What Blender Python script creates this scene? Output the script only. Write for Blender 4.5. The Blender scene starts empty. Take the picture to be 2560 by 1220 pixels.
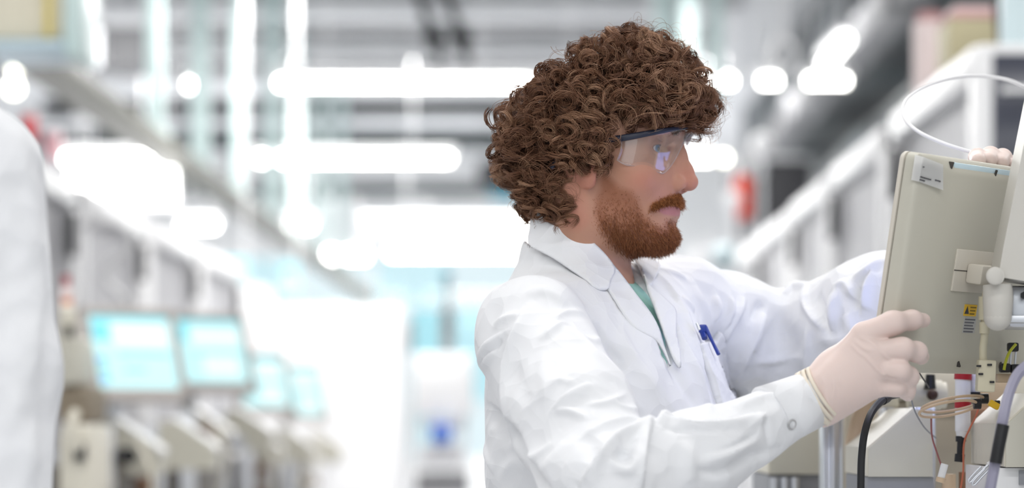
import bpy, bmesh, math, random
import numpy as np
from mathutils import Vector, Matrix
from mathutils.bvhtree import BVHTree

# ---------------------------------------------------------------- camera, world, exposure
sc = bpy.context.scene
COL = sc.collection
LENS, SENS, FW, FH = 85.0, 36.0, 2560, 1220
F = LENS / SENS * FW            # focal length in pixels
CX, HY, CH = 1330.0, 1040.0, 1.30  # vanishing point of the hall and camera height
cam_d = bpy.data.cameras.new('camera'); cam = bpy.data.objects.new('camera', cam_d); COL.objects.link(cam)
cam.location = (0, 0, CH); cam.rotation_euler = (math.pi / 2, 0, 0)
cam_d.lens = LENS; cam_d.sensor_width = SENS; cam_d.sensor_fit = 'HORIZONTAL'
cam_d.shift_x = (FW / 2 - CX) / FW; cam_d.shift_y = (HY - FH / 2) / FW
cam_d.clip_start = 0.05; cam_d.clip_end = 200
cam_d.dof.use_dof = True; cam_d.dof.focus_distance = 2.62; cam_d.dof.aperture_fstop = 2.8
sc.camera = cam

world = bpy.data.worlds.new('world'); sc.world = world; world.use_nodes = True
wb = world.node_tree.nodes['Background']
wb.inputs[0].default_value = (0.93, 0.97, 1.0, 1); wb.inputs[1].default_value = 0.90

sc.view_settings.view_transform = 'Standard'; sc.view_settings.look = 'None'
sc.view_settings.gamma = 1.0; sc.view_settings.use_curve_mapping = False
sc.view_settings.exposure = 0.15
cy = sc.cycles
cy.use_denoising = True; cy.use_adaptive_sampling = True; cy.adaptive_threshold = 0.03; cy.max_bounces = 6; cy.diffuse_bounces = 3; cy.glossy_bounces = 3
cy.transmission_bounces = 6; cy.transparent_max_bounces = 10
cy.caustics_reflective = False; cy.caustics_refractive = False; cy.sample_clamp_indirect = 6.0

def area(name, loc, size, power, rot=(0, 0, 0), col=(1, 1, 1)):
    d = bpy.data.lights.new(name, 'AREA'); d.shape = 'RECTANGLE'; d.size, d.size_y = size
    d.energy = power; d.color = col
    o = bpy.data.objects.new(name, d); COL.objects.link(o); o.location = loc; o.rotation_euler = rot
    return o

# ceiling luminaires over the aisle where the camera and the man stand, then down the hall
for yy in (-2.0, 0.6, 3.2, 5.8):
    area('ceiling_area_light', (0.0, yy, CH + 1.98), (6.5, 0.25), 60, (0, 0, 0), (1, 0.985, 0.96))
for yy, pw in ((9.5, 230), (14.75, 250), (18.6, 360), (24.5, 480), (29.0, 640)):
    area('ceiling_area_light', (-0.5, yy, CH + 2.75), (9.0, 0.25), pw, (0, 0, 0), (1, 0.99, 0.97))

area('ceiling_area_light', (-0.8, 12.0, CH + 2.3), (1.4, 0.25), 85, (0, 0, 0), (1, 0.99, 0.97))  # extra lamp above the frame, added to whiten the storage cabinet

# ---------------------------------------------------------------- helpers
RNG = np.random.default_rng(7); random.seed(7)

def P(px, py, d):
    """point of the hall at depth d whose image is the pixel (px, py)"""
    return np.array([(px - CX) / F * d, d, CH + (HY - py) / F * d])

def proj(p):
    p = np.asarray(p); return np.stack([CX + F * p[..., 0] / p[..., 1], HY - F * (p[..., 2] - CH) / p[..., 1]], -1)

_mats = {}
def mat(name, col, rough=0.5, metal=0.0, spec=0.5, emit=None, estr=0.0, alpha=1.0, trans=0.0, ior=1.45, coat=0.0,
        noise=0.0, nscale=40.0, bump=0.0, bscale=200.0, sss=0.0, sample=False):
    if name in _mats: return _mats[name]
    m = bpy.data.materials.new(name); m.use_nodes = True; nt = m.node_tree; b = nt.nodes['Principled BSDF']
    b.inputs['Base Color'].default_value = (*col, 1); b.inputs['Roughness'].default_value = rough
    b.inputs['Metallic'].default_value = metal; b.inputs['Specular IOR Level'].default_value = spec
    b.inputs['Transmission Weight'].default_value = trans; b.inputs['IOR'].default_value = ior
    b.inputs['Alpha'].default_value = alpha; b.inputs['Coat Weight'].default_value = coat
    if sss:
        b.inputs['Subsurface Weight'].default_value = sss; b.inputs['Subsurface Radius'].default_value = (0.006, 0.003, 0.002)
        b.inputs['Subsurface Scale'].default_value = 1.0
    if emit is not None:
        b.inputs['Emission Color'].default_value = (*emit, 1); b.inputs['Emission Strength'].default_value = estr
    if noise:
        tc = nt.nodes.new('ShaderNodeTexCoord'); n = nt.nodes.new('ShaderNodeTexNoise'); n.inputs['Scale'].default_value = nscale
        n.inputs['Detail'].default_value = 3
        mx = nt.nodes.new('ShaderNodeMix'); mx.data_type = 'RGBA'
        mx.inputs[6].default_value = (*[max(0, c * (1 - noise)) for c in col], 1)
        mx.inputs[7].default_value = (*[min(1, c * (1 + noise)) for c in col], 1)
        nt.links.new(tc.outputs['Object'], n.inputs['Vector']); nt.links.new(n.outputs['Fac'], mx.inputs[0])
        nt.links.new(mx.outputs[2], b.inputs['Base Color'])
    if bump:
        tc = nt.nodes.new('ShaderNodeTexCoord'); n = nt.nodes.new('ShaderNodeTexNoise'); n.inputs['Scale'].default_value = bscale
        bp = nt.nodes.new('ShaderNodeBump'); bp.inputs['Strength'].default_value = bump; bp.inputs['Distance'].default_value = 0.001
        nt.links.new(tc.outputs['Object'], n.inputs['Vector']); nt.links.new(n.outputs['Fac'], bp.inputs['Height'])
        nt.links.new(bp.outputs['Normal'], b.inputs['Normal'])
    if emit is not None and not sample: m.cycles.emission_sampling = 'NONE'
    _mats[name] = m
    return m

def thin_glass(m, ior, tint, rough=0.0, fac=None):
    m.use_nodes = True; nt = m.node_tree; nt.nodes.clear(); out = nt.nodes.new('ShaderNodeOutputMaterial')
    fr = nt.nodes.new('ShaderNodeFresnel'); fr.inputs['IOR'].default_value = ior or 1.2
    tr = nt.nodes.new('ShaderNodeBsdfTransparent'); tr.inputs['Color'].default_value = (*tint, 1)
    gs = nt.nodes.new('ShaderNodeBsdfGlossy'); gs.inputs['Roughness'].default_value = rough
    mx = nt.nodes.new('ShaderNodeMixShader'); mx.inputs[0].default_value = fac or 0.0
    if fac is None: nt.links.new(fr.outputs[0], mx.inputs[0])
    nt.links.new(tr.outputs[0], mx.inputs[1]); nt.links.new(gs.outputs[0], mx.inputs[2]); nt.links.new(mx.outputs[0], out.inputs['Surface'])
    return m

def srgb(r, g, b):
    f = lambda c: (c / 255 / 12.92) if c / 255 <= 0.04045 else ((c / 255 + 0.055) / 1.055) ** 2.4
    return (f(r), f(g), f(b))

def tag(o, label=None, cat=None, group=None, kind=None):
    if label: o['label'] = label
    if cat: o['category'] = cat
    if group: o['group'] = group
    if kind: o['kind'] = kind
    return o

def empty(name, loc=(0, 0, 0), label=None, cat=None, group=None, kind=None, parent=None):
    o = bpy.data.objects.new(name, None); COL.objects.link(o); o.location = tuple(loc); o.empty_display_size = 0.05
    if parent is not None:
        o.parent = parent; o.matrix_parent_inverse = Matrix.Translation(-world_loc(parent))
    return tag(o, label, cat, group, kind)

def world_loc(o):
    v = Vector(o.location)
    return v

def link(name, me, m=None, parent=None, smooth=True):
    """mesh in world coordinates -> object; a parented one keeps its place"""
    o = bpy.data.objects.new(name, me); COL.objects.link(o)
    if m is not None: me.materials.append(m)
    if smooth: me.shade_smooth()
    if parent is not None:
        o.parent = parent; o.matrix_parent_inverse = pinv(parent)
    return o

def pinv(o):
    M = Matrix.Identity(4)
    while o is not None:
        M = o.matrix_parent_inverse @ o.matrix_basis if o.parent is None else o.matrix_parent_inverse @ o.matrix_basis
        return (o_world(o)).inverted()
    return M

def o_world(o):
    M = o.matrix_basis.copy()
    if o.parent is not None: M = o_world(o.parent) @ o.matrix_parent_inverse @ M
    return M

def mesh_np(name, v, quads=None, tris=None):
    me = bpy.data.meshes.new(name); v = np.asarray(v, np.float32)
    nq = 0 if quads is None else len(quads); nt = 0 if tris is None else len(tris)
    idx = []
    if nq: idx.append(np.asarray(quads, np.int32).ravel())
    if nt: idx.append(np.asarray(tris, np.int32).ravel())
    idx = np.concatenate(idx)
    me.vertices.add(len(v)); me.vertices.foreach_set('co', v.ravel())
    me.loops.add(len(idx)); me.loops.foreach_set('vertex_index', idx)
    me.polygons.add(nq + nt)
    st = np.concatenate([np.arange(nq) * 4, nq * 4 + np.arange(nt) * 3]).astype(np.int32)
    me.polygons.foreach_set('loop_start', st)
    me.update(calc_edges=True); me.validate()
    return me

def colattr(me, name, c):
    a = me.color_attributes.new(name, 'FLOAT_COLOR', 'POINT')
    c4 = np.ones((len(me.vertices), 4), np.float32); c4[:, :3] = c; a.data.foreach_set('color', c4.ravel())

# ---------------------------------------------------------------- mesh builder for hard things
class MB:
    def __init__(s): s.bm = bmesh.new()
    def box(s, c, size, R=None, bev=0.0, seg=2):
        r = bmesh.ops.create_cube(s.bm, size=1.0); vs = r['verts']
        M = Matrix.Diagonal((*size, 1))
        if R is not None: M = R.to_4x4() @ M
        M = Matrix.Translation(Vector(c)) @ M
        bmesh.ops.transform(s.bm, matrix=M, verts=vs)
        if bev > 0:
            es = list({e for v in vs for e in v.link_edges})
            bmesh.ops.bevel(s.bm, geom=es, offset=bev, segments=seg, affect='EDGES', profile=0.5)
        return s
    def cyl(s, a, b, r1, r2=None, n=20, cap=True):
        a, b = Vector(a), Vector(b); d = b - a; r2 = r1 if r2 is None else r2
        M = Matrix.Translation((a + b) / 2) @ d.to_track_quat('Z', 'Y').to_matrix().to_4x4()
        bmesh.ops.create_cone(s.bm, cap_ends=cap, segments=n, radius1=r1, radius2=r2, depth=d.length, matrix=M)
        return s
    def ball(s, c, r, n=16):
        r3 = (r, r, r) if np.isscalar(r) else r
        bmesh.ops.create_uvsphere(s.bm, u_segments=n, v_segments=max(6, n * 2 // 3), radius=1.0,
                                  matrix=Matrix.Translation(Vector(c)) @ Matrix.Diagonal((*r3, 1)))
        return s
    def tube(s, pts, r, n=8, sub=6, closed=False):
        pts = [Vector(p) for p in pts]
        if sub > 1: pts = catmull(pts, sub, closed)
        rs = r if isinstance(r, (list, tuple)) else [r] * len(pts)
        if len(rs) != len(pts): rs = list(np.interp(np.linspace(0, 1, len(pts)), np.linspace(0, 1, len(rs)), rs))
        rings = []; prev = None
        N = len(pts)
        for i, p in enumerate(pts):
            t = (pts[(i + 1) % N] - pts[i - 1]) if closed else (pts[min(i + 1, N - 1)] - pts[max(i - 1, 0)])
            if t.length < 1e-9: t = Vector((0, 0, 1))
            t.normalize()
            if prev is None:
                u = t.orthogonal().normalized()
            else:
                u = (prev - t * prev.dot(t))
                u = u.normalized() if u.length > 1e-6 else t.orthogonal().normalized()
            prev = u; w = t.cross(u)
            rings.append([s.bm.verts.new(p + (u * math.cos(2 * math.pi * k / n) + w * math.sin(2 * math.pi * k / n)) * rs[i]) for k in range(n)])
        M = N if closed else N - 1
        for i in range(M):
            A, B = rings[i], rings[(i + 1) % N]
            for k in range(n):
                s.bm.faces.new((A[k], A[(k + 1) % n], B[(k + 1) % n], B[k]))
        if not closed:
            s.bm.faces.new(rings[0][::-1]); s.bm.faces.new(rings[-1])
        return s
    def prism(s, poly, axis0, axis1, axis2, o, depth):
        """polygon in (axis0, axis1) at o, extruded by depth along axis2"""
        a0, a1, a2, o = Vector(axis0), Vector(axis1), Vector(axis2), Vector(o)
        A = [s.bm.verts.new(o + a0 * x + a1 * y) for x, y in poly]
        B = [s.bm.verts.new(o + a0 * x + a1 * y + a2 * depth) for x, y in poly]
        n = len(poly)
        s.bm.faces.new(A[::-1]); s.bm.faces.new(B)
        for i in range(n): s.bm.faces.new((A[i], A[(i + 1) % n], B[(i + 1) % n], B[i]))
        return s
    def bevel_all(s, off, seg=2, ang=30):
        es = [e for e in s.bm.edges if len(e.link_faces) == 2 and e.calc_face_angle(0) > math.radians(ang)]
        bmesh.ops.bevel(s.bm, geom=es, offset=off, segments=seg, affect='EDGES', profile=0.5)
        return s
    def build(s, name, m, parent=None, smooth=True, M=None):
        bmesh.ops.recalc_face_normals(s.bm, faces=s.bm.faces)
        if M is not None: bmesh.ops.transform(s.bm, matrix=M, verts=s.bm.verts)
        me = bpy.data.meshes.new(name); s.bm.to_mesh(me); s.bm.free()
        o = link(name, me, m, parent, smooth=False)
        if smooth:
            me.shade_smooth()
            me.set_sharp_from_angle(angle=math.radians(38))
        return o

def catmull(pts, sub, closed=False):
    out = []; n = len(pts)
    for i in range(n if closed else n - 1):
        g = (lambda k: pts[k % n]) if closed else (lambda k: pts[min(max(k, 0), n - 1)])
        p0, p1, p2, p3 = g(i - 1), g(i), g(i + 1), g(i + 2)
        for j in range(sub):
            t = j / sub
            out.append(0.5 * ((2 * p1) + (p2 - p0) * t + (2 * p0 - 5 * p1 + 4 * p2 - p3) * t * t + (3 * p1 - p0 - 3 * p2 + p3) * t ** 3))
    if not closed: out.append(pts[-1])
    return out

def rotz(a): return Matrix.Rotation(a, 3, 'Z')

# ---------------------------------------------------------------- implicit surfaces (for bodies and cloth)
def ell(p, c, r, R=None):
    q = p - np.asarray(c, np.float32)
    if R is not None: q = q @ np.asarray(R, np.float32)
    r = np.asarray(r, np.float32)
    k0 = np.sqrt(((q / r) ** 2).sum(-1)) + 1e-9; k1 = np.sqrt(((q / (r * r)) ** 2).sum(-1)) + 1e-9
    return k0 * (k0 - 1) / k1

def cone(p, a, b, ra, rb, sq=None):
    a = np.asarray(a, np.float32); b = np.asarray(b, np.float32); ba = b - a; pa = p - a
    h = np.clip(pa @ ba / max(1e-12, ba @ ba), 0, 1)
    return np.sqrt(((pa - h[:, None] * ba) ** 2).sum(-1)) - (ra + (rb - ra) * h)

def smin(a, b, k):
    h = np.clip(0.5 + 0.5 * (b - a) / k, 0, 1)
    return b * (1 - h) + a * h - k * h * (1 - h)

def ssub(a, b, k): return -smin(-a, b, k)

def chain(p, pts, rs, k=0.004):
    d = None
    for i in range(len(pts) - 1):
        c = cone(p, pts[i], pts[i + 1], rs[i], rs[i + 1])
        d = c if d is None else smin(d, c, k)
    return d

def mesh_sdf(f, lo, hi, h, co=4, proj_it=2, pad=1.6):
    lo = np.asarray(lo, np.float64); hi = np.asarray(hi, np.float64)
    nc = np.ceil((hi - lo) / (h * co)).astype(int) + 1
    cg = np.stack(np.meshgrid(*[lo[i] + np.arange(nc[i]) * h * co for i in range(3)], indexing='ij'), -1).astype(np.float32)
    Dc = f(cg.reshape(-1, 3)).reshape(nc)
    lim = h * co * pad
    near = np.abs(Dc) < lim
    cell = np.zeros(nc - 1, bool); sg = Dc < 0
    cnt = np.zeros(nc - 1, int)
    for dx in (0, 1):
        for dy in (0, 1):
            for dz in (0, 1):
                s = (slice(dx, nc[0] - 1 + dx), slice(dy, nc[1] - 1 + dy), slice(dz, nc[2] - 1 + dz))
                cell |= near[s]; cnt += sg[s]
    cell |= (cnt > 0) & (cnt < 8)
    nf = (nc - 1) * co + 1
    D = np.full(nf, 1.0, np.float32)
    act = np.zeros(nf, bool)
    ci = np.argwhere(cell)
    r = np.arange(co + 1); off = np.stack(np.meshgrid(r, r, r, indexing='ij'), -1).reshape(-1, 3)
    for s0 in range(0, len(ci), 4000):
        q = (ci[s0:s0 + 4000, None, :] * co + off[None]).reshape(-1, 3)
        act[q[:, 0], q[:, 1], q[:, 2]] = True
    ai = np.argwhere(act)
    vals = np.empty(len(ai), np.float32)
    for s0 in range(0, len(ai), 400000):
        vals[s0:s0 + 400000] = f((lo + ai[s0:s0 + 400000] * h).astype(np.float32))
    D[act] = vals
    ins = D < 0
    # cells with a sign change, only where all corners are active
    cs = np.zeros(nf - 1, np.int8); ca = np.ones(nf - 1, bool)
    corners = [(a, b, c) for a in (0, 1) for b in (0, 1) for c in (0, 1)]
    for a, b, c in corners:
        s = (slice(a, nf[0] - 1 + a), slice(b, nf[1] - 1 + b), slice(c, nf[2] - 1 + c))
        cs += ins[s]; ca &= act[s]
    m = (cs > 0) & (cs < 8) & ca
    cells = np.argwhere(m); idx = np.full(nf - 1, -1, np.int32); idx[m] = np.arange(len(cells))
    V = np.stack([D[cells[:, 0] + a, cells[:, 1] + b, cells[:, 2] + c] for a, b, c in corners], 1)
    C = np.array(corners, np.float32)
    acc = np.zeros((len(cells), 3), np.float32); n = np.zeros(len(cells), np.float32)
    for i in range(8):
        for j in range(i + 1, 8):
            if np.abs(C[i] - C[j]).sum() == 1:
                x = (V[:, i] < 0) != (V[:, j] < 0)
                den = V[:, i] - V[:, j]; t = np.where(x, V[:, i] / np.where(np.abs(den) < 1e-12, 1, den), 0)
                acc += np.where(x[:, None], C[i] + t[:, None] * (C[j] - C[i]), 0); n += x
    v = (lo + (cells + acc / n[:, None]) * h).astype(np.float32)
    quads = []
    for ax in range(3):
        o1, o2 = [(1, 2), (2, 0), (0, 1)][ax]
        sl0 = [slice(None)] * 3; sl1 = [slice(None)] * 3
        sl0[ax] = slice(0, nf[ax] - 1); sl1[ax] = slice(1, nf[ax])
        A = ins[tuple(sl0)]; B = ins[tuple(sl1)]
        e = np.argwhere(A != B)
        e = e[(e[:, o1] > 0) & (e[:, o2] > 0) & (e[:, o1] < nf[o1] - 1) & (e[:, o2] < nf[o2] - 1)]
        if not len(e): continue
        def cid(d1, d2):
            q = e.copy(); q[:, o1] += d1; q[:, o2] += d2; return idx[q[:, 0], q[:, 1], q[:, 2]]
        q = np.stack([cid(-1, -1), cid(0, -1), cid(0, 0), cid(-1, 0)], 1)
        fl = ~A[e[:, 0], e[:, 1], e[:, 2]] if ax == 0 else ~ins[e[:, 0], e[:, 1], e[:, 2]]
        q[fl] = q[fl][:, ::-1]
        quads.append(q[(q >= 0).all(1)])
    quads = np.concatenate(quads)
    for _ in range(proj_it):
        d, g = sdf_grad(f, v, h * 0.5)
        st = np.clip(d, -h * 0.5, h * 0.5)
        v = v - (st[:, None] * g).astype(np.float32)
    return v, quads

def sdf_grad(f, v, e):
    d = f(v); g = np.stack([f(v + np.array([e if i == k else 0 for k in range(3)], np.float32)) - f(v - np.array([e if i == k else 0 for k in range(3)], np.float32)) for i in range(3)], -1)
    g = g / (np.linalg.norm(g, axis=-1, keepdims=True) + 1e-9)
    return d, g

def smooth_mesh(v, quads, it=2, lam=0.5, w=None):
    n = len(v); e = np.concatenate([quads[:, [0, 1]], quads[:, [1, 2]], quads[:, [2, 3]], quads[:, [3, 0]]])
    for _ in range(it):
        s = np.zeros((n, 3)); c = np.zeros(n)
        for k in range(3):
            s[:, k] = np.bincount(e[:, 0], v[e[:, 1], k], n) + np.bincount(e[:, 1], v[e[:, 0], k], n)
        c = np.bincount(e[:, 0], minlength=n) + np.bincount(e[:, 1], minlength=n)
        t = lam * (s / np.maximum(c, 1)[:, None] - v)
        v = v + (t if w is None else t * w[:, None])
    return v.astype(np.float32)

def vnormals(v, quads):
    a, b, c, d = (v[quads[:, i]] for i in range(4))
    fn = np.cross(c - a, d - b); n = np.zeros_like(v)
    for i in range(4):
        for k in range(3): n[:, k] += np.bincount(quads[:, i], fn[:, k], len(v))
    return n / (np.linalg.norm(n, axis=1, keepdims=True) + 1e-12)

def in_poly(pt, poly):
    x, y = pt[:, 0], pt[:, 1]; r = np.zeros(len(pt), bool); n = len(poly)
    for i in range(n):
        x0, y0 = poly[i]; x1, y1 = poly[i - 1]
        c = ((y0 > y) != (y1 > y)) & (x < (x1 - x0) * (y - y0) / (y1 - y0 + 1e-12) + x0)
        r ^= c
    return r

def soft_poly(pt, poly, w):
    """1 inside, falling to 0 over w pixels outside/inside the outline"""
    ins = in_poly(pt, poly); d = np.full(len(pt), 1e9)
    for i in range(len(poly)):
        a = np.array(poly[i - 1], float); b = np.array(poly[i], float); ba = b - a
        t = np.clip(((pt - a) @ ba) / (ba @ ba + 1e-12), 0, 1)
        d = np.minimum(d, np.linalg.norm(pt - a - t[:, None] * ba, axis=1))
    return np.clip(0.5 + np.where(ins, d, -d) / (2 * w), 0, 1)
# ---------------------------------------------------------------- the hall
WALL = mat('white_wall', (0.80, 0.81, 0.82), 0.7, noise=0.03, nscale=3)
CEIL = mat('ceiling_grey', (0.74, 0.75, 0.77), 0.8, noise=0.06, nscale=2)
FLOOR = mat('pale_floor', (0.62, 0.63, 0.65), 0.35, noise=0.05, nscale=1.5)
BEAM = mat('beam_grey', (0.22, 0.22, 0.23), 0.6, noise=0.08, nscale=4)
BEAMD = mat('beam_dark', (0.035, 0.035, 0.04), 0.6)
BEAML = mat('duct_pale', (0.74, 0.75, 0.77), 0.5, noise=0.05, nscale=4)
DUCT = mat('duct_grey_green', (0.105, 0.12, 0.128), 0.45, noise=0.12, nscale=3)
MINT = mat('hanger_mint', (0.60, 0.74, 0.73), 0.4)
TRAY = mat('tray_grey', (0.12, 0.12, 0.105), 0.5, noise=0.1, nscale=6)
WHITE = mat('white_paint', (0.86, 0.86, 0.87), 0.35)
PANEL = mat('grey_panel', (0.62, 0.62, 0.64), 0.4, noise=0.05, nscale=4)
DARKG = mat('dark_glass', (0.055, 0.06, 0.085), 0.15)
BLACK = mat('black_plastic', (0.015, 0.015, 0.017), 0.4)
BEIGE = mat('beige_plastic', srgb(206, 203, 190), 0.45, noise=0.02, nscale=30)
CREAM = mat('cream_plastic', srgb(226, 221, 206), 0.4, noise=0.02, nscale=20)
ALU = mat('aluminium', (0.66, 0.68, 0.72), 0.35, metal=0.75, noise=0.04, nscale=60)
RED = mat('red_cap', srgb(170, 30, 40), 0.4); ORANGE = mat('orange_cap', srgb(232, 128, 60), 0.45); VERM = mat('vermilion', srgb(176, 44, 14), 0.45)
BROWNB = mat('brown_valve', srgb(120, 90, 70), 0.5); BLUE = mat('blue_plastic', srgb(70, 110, 200), 0.4); TEAL = mat('teal_plastic', srgb(48, 120, 140), 0.4)
TUBE = mat('tube_glow', (1, 1, 1), 0.4, emit=(1.0, 0.985, 0.93), estr=16)
LAMPW = mat('lamp_glow', (1, 1, 1), 0.4, emit=(1.0, 0.99, 0.96), estr=7)
BULB = mat('bulb_glow', (1, 1, 1), 0.4, emit=(1.0, 0.97, 0.80), estr=9)
GLASS = thin_glass(bpy.data.materials.new('pane_glass'), 1.35, (0.93, 0.99, 1.0))
CYANG = thin_glass(bpy.data.materials.new('cyan_glass'), 1.35, (0.84, 0.97, 0.99))

def struct(o, kind='structure'): o['kind'] = kind; return o
def X_(px, d): return (px - CX) / F * d
def Z_(py, d): return CH + (HY - py) / F * d
def pxbox(mb, px0, px1, py0, py1, d, depth, bev=0.0):
    x0, x1, z0, z1 = X_(px0, d), X_(px1, d), Z_(py1, d), Z_(py0, d)
    return mb.box(((x0 + x1) / 2, d + depth / 2, (z0 + z1) / 2), (x1 - x0, depth, z1 - z0), bev=bev)

RX0, RX1, RY0, RY1, RZ = -7.0, 7.0, -4.0, 34.0, CH + 3.6
struct(MB().box((0, 15, -0.05), (14.2, 38.4, 0.1)).build('floor', FLOOR))
struct(MB().box((0, 15, RZ + 0.06), (14.2, 38.4, 0.12)).build('ceiling', CEIL))
struct(MB().box((RX0 - 0.05, 15, RZ / 2), (0.1, 38.4, RZ)).build('wall_left', WALL))
struct(MB().box((RX1 + 0.05, 15, RZ / 2), (0.1, 38.4, RZ)).build('wall_right', WALL))
bk = empty('back_fill_blocker', (0, -4, 0)); struct(bk)  # unseen panels behind the camera, added to cut the daylight fill
for s in (-1, 1): MB().box((s * 4.9, -4.05, RZ / 2), (4.4, 0.1, RZ)).build('wall_panel', WALL, bk)
# far wall with a long daylight window
WX0, WX1, WZ0, WZ1 = X_(560, 34), X_(1500, 34), Z_(1150, 34), Z_(640, 34)
fw = empty('wall_far', (0, 34, 0)); struct(fw)
for nm, c, s in (('wall_panel', ((RX0 + WX0) / 2, 34.06, RZ / 2), (WX0 - RX0, 0.12, RZ)), ('wall_panel', ((RX1 + WX1) / 2, 34.06, RZ / 2), (RX1 - WX1, 0.12, RZ)),
                 ('wall_panel', ((WX0 + WX1) / 2, 34.06, (WZ1 + RZ) / 2), (WX1 - WX0, 0.12, RZ - WZ1)), ('wall_panel', ((WX0 + WX1) / 2, 34.06, WZ0 / 2), (WX1 - WX0, 0.12, WZ0))):
    MB().box(c, s).build(nm, WALL, fw)
wn = empty('window_1', ((WX0 + WX1) / 2, 34.0, WZ0)); struct(wn)
nP = 5
for i in range(nP):
    a = WX0 + (WX1 - WX0) * i / nP; b = WX0 + (WX1 - WX0) * (i + 1) / nP
    MB().box(((a + b) / 2, 34.05, (WZ0 + WZ1) / 2), (b - a - 0.05, 0.012, WZ1 - WZ0 - 0.04)).build('pane', GLASS if i % 2 else CYANG, wn)
    MB().box((a, 34.04, (WZ0 + WZ1) / 2), (0.05, 0.10, WZ1 - WZ0)).build('mullion', WHITE, wn)
MB().box(((WX0 + WX1) / 2, 34.04, WZ0), (WX1 - WX0, 0.14, 0.05)).build('sill', WHITE, wn)
# beams and ducts under the ceiling
def beam(py, h, th, m, name, label, x0=-7, x1=1.55, dep=0.25):
    d = h * F / (HY - py); t = th / F * d
    o = empty(name, ((x0 + x1) / 2, d, CH + h), label, 'beam')
    MB().box(((x0 + x1) / 2, d + dep / 2, CH + h), (x1 - x0, dep, t * 0.45), bev=0.01).build('web', m, o)
    for s in (-1, 1): MB().box(((x0 + x1) / 2, d + dep / 2, CH + h + s * t * 0.36), (x1 - x0, dep * 1.5, t * 0.28), bev=0.008).build('flange', m, o)
beam(58, 3.15, 26, BEAM, 'ceiling_beam', 'dark grey steel beam crossing the ceiling nearest the top edge')
beam(158, 3.0, 30, BEAM, 'ceiling_beam', 'grey steel beam crossing just above the long tube lights')
beam(110, 3.1, 62, BEAML, 'ventilation_duct', 'pale ventilation duct running crosswise between the two steel beams')
beam(8, 3.05, 60, BEAML, 'ventilation_duct', 'pale ventilation duct running crosswise at the top edge')
beam(268, 3.2, 34, BEAMD, 'ceiling_beam', 'nearly black steel beam below the long tube lights', x0=X_(100, 25), x1=X_(1330, 25))
beam(345, 2.9, 46, DUCT, 'ventilation_duct', 'grey ventilation duct above the middle row of tube lights')
beam(475, 2.6, 34, DUCT, 'ventilation_duct', 'bluish grey duct below the middle row of tube lights')
beam(592, 2.15, 22, BEAML, 'ceiling_beam', 'pale beam between the two lowest tube lights', x0=X_(900, 29), x1=X_(1500, 29))
# side ducts receding on the right
def sideduct(X, h, w, t, d0, d1, m, label):
    o = empty('ventilation_duct', (X, d0, CH + h), label, 'duct'); n = 6
    for i in range(n):
        a = d0 + (d1 - d0) * i / n; b = d0 + (d1 - d0) * (i + 1) / n
        MB().box((X, (a + b) / 2, CH + h), (w, b - a - 0.06, t), bev=0.03).build('duct_section', m, o)
        MB().box((X, b, CH + h), (w + 0.06, 0.05, t + 0.06), bev=0.01).build('flange', BEAM, o)
sideduct(2.75, 2.95, 0.9, 0.75, 8.5, 26, DUCT, 'wide grey-green duct receding high on the right')
sideduct(2.9, 1.95, 0.8, 0.5, 9.5, 26, DUCT, 'dark duct receding behind the white cabinets')
sideduct(2.08, 2.36, 0.22, 0.20, 8, 24, BEAM, 'narrow grey duct slanting across the upper right')
sideduct(4.2, 2.4, 0.8, 1.2, 12, 28, BEAM, 'grey duct deepest on the right side')

def hang(o, xy, z, r=0.005, m=None):
    MB().cyl((xy[0], xy[1], z), (xy[0], xy[1], RZ), r, n=6).build('suspension_rod', m or WHITE, o)
# ---- tube lights
def tube_light(px0, px1, py, d, label, r=0.022, group='tube lights under the ceiling', mm=None):
    x0, x1, z = X_(px0, d), X_(px1, d), Z_(py, d)
    o = empty('tube_light', ((x0 + x1) / 2, d, z), label, 'lamp', group)
    MB().cyl((x0, d, z), (x1, d, z), r, n=12).build('tube', mm or TUBE, o)
    MB().box(((x0 + x1) / 2, d, z + r + 0.03), (x1 - x0 + 0.06, 0.09, 0.05), bev=0.01).build('housing', WHITE, o)
    for x in (x0, x1): MB().box((x, d, z), (0.03, 0.05, 0.06), bev=0.006).build('end_cap', WHITE, o)
    for t_ in (0.2, 0.8): MB().cyl((x0 + (x1 - x0) * t_, d, z + r + 0.05), (x0 + (x1 - x0) * t_, d, RZ), 0.004, n=6).build('suspension_rod', WHITE, o)
D1, D2, D3, D4 = 14.5, 18.7, 25.0, 29.0
tube_light(690, 1330, 208, D1, 'longest glowing tube light, left of the man\'s curls')
tube_light(462, 500, 213, D1, 'short glowing tube end between the mint hangers')
tube_light(1356, 1690, 206, D1, 'glowing tube light hidden behind the man\'s curls')
tube_light(1725, 1838, 203, D1, 'tube light emerging right beside the man\'s forehead curls')
tube_light(1896, 1950, 203, D1, 'short tube light in the middle of the upper right row')
tube_light(2012, 2122, 203, D1, 'rightmost tube light of the upper right row')
tube_light(160, 410, 397, D2, 'tube light over the white lamp panel at the far left', r=0.03)
tube_light(640, 1130, 397, D2, 'tube light in the middle of the picture left of the head', r=0.026)
tube_light(1700, 1780, 395, D2, 'tube light seen past the safety glasses')
tube_light(455, 540, 563, D3, 'short tube light above the cyan window at left', r=0.03)
tube_light(725, 780, 562, D3, 'short tube light left of the low long tube', r=0.03)
tube_light(915, 1420, 560, D3, 'low long tube light meeting the man\'s collar', r=0.03)
tube_light(810, 915, 638, D4, 'lowest short tube light near the end of the cable tray', r=0.045)
tube_light(975, 1420, 630, D4, 'lowest long tube light behind the man\'s shoulder', r=0.045)
o = empty('tube_light', (1.7, 13.8, CH + 2.07), 'tube light slanting away at upper right above the row', 'lamp', 'tube lights under the ceiling')
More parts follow.
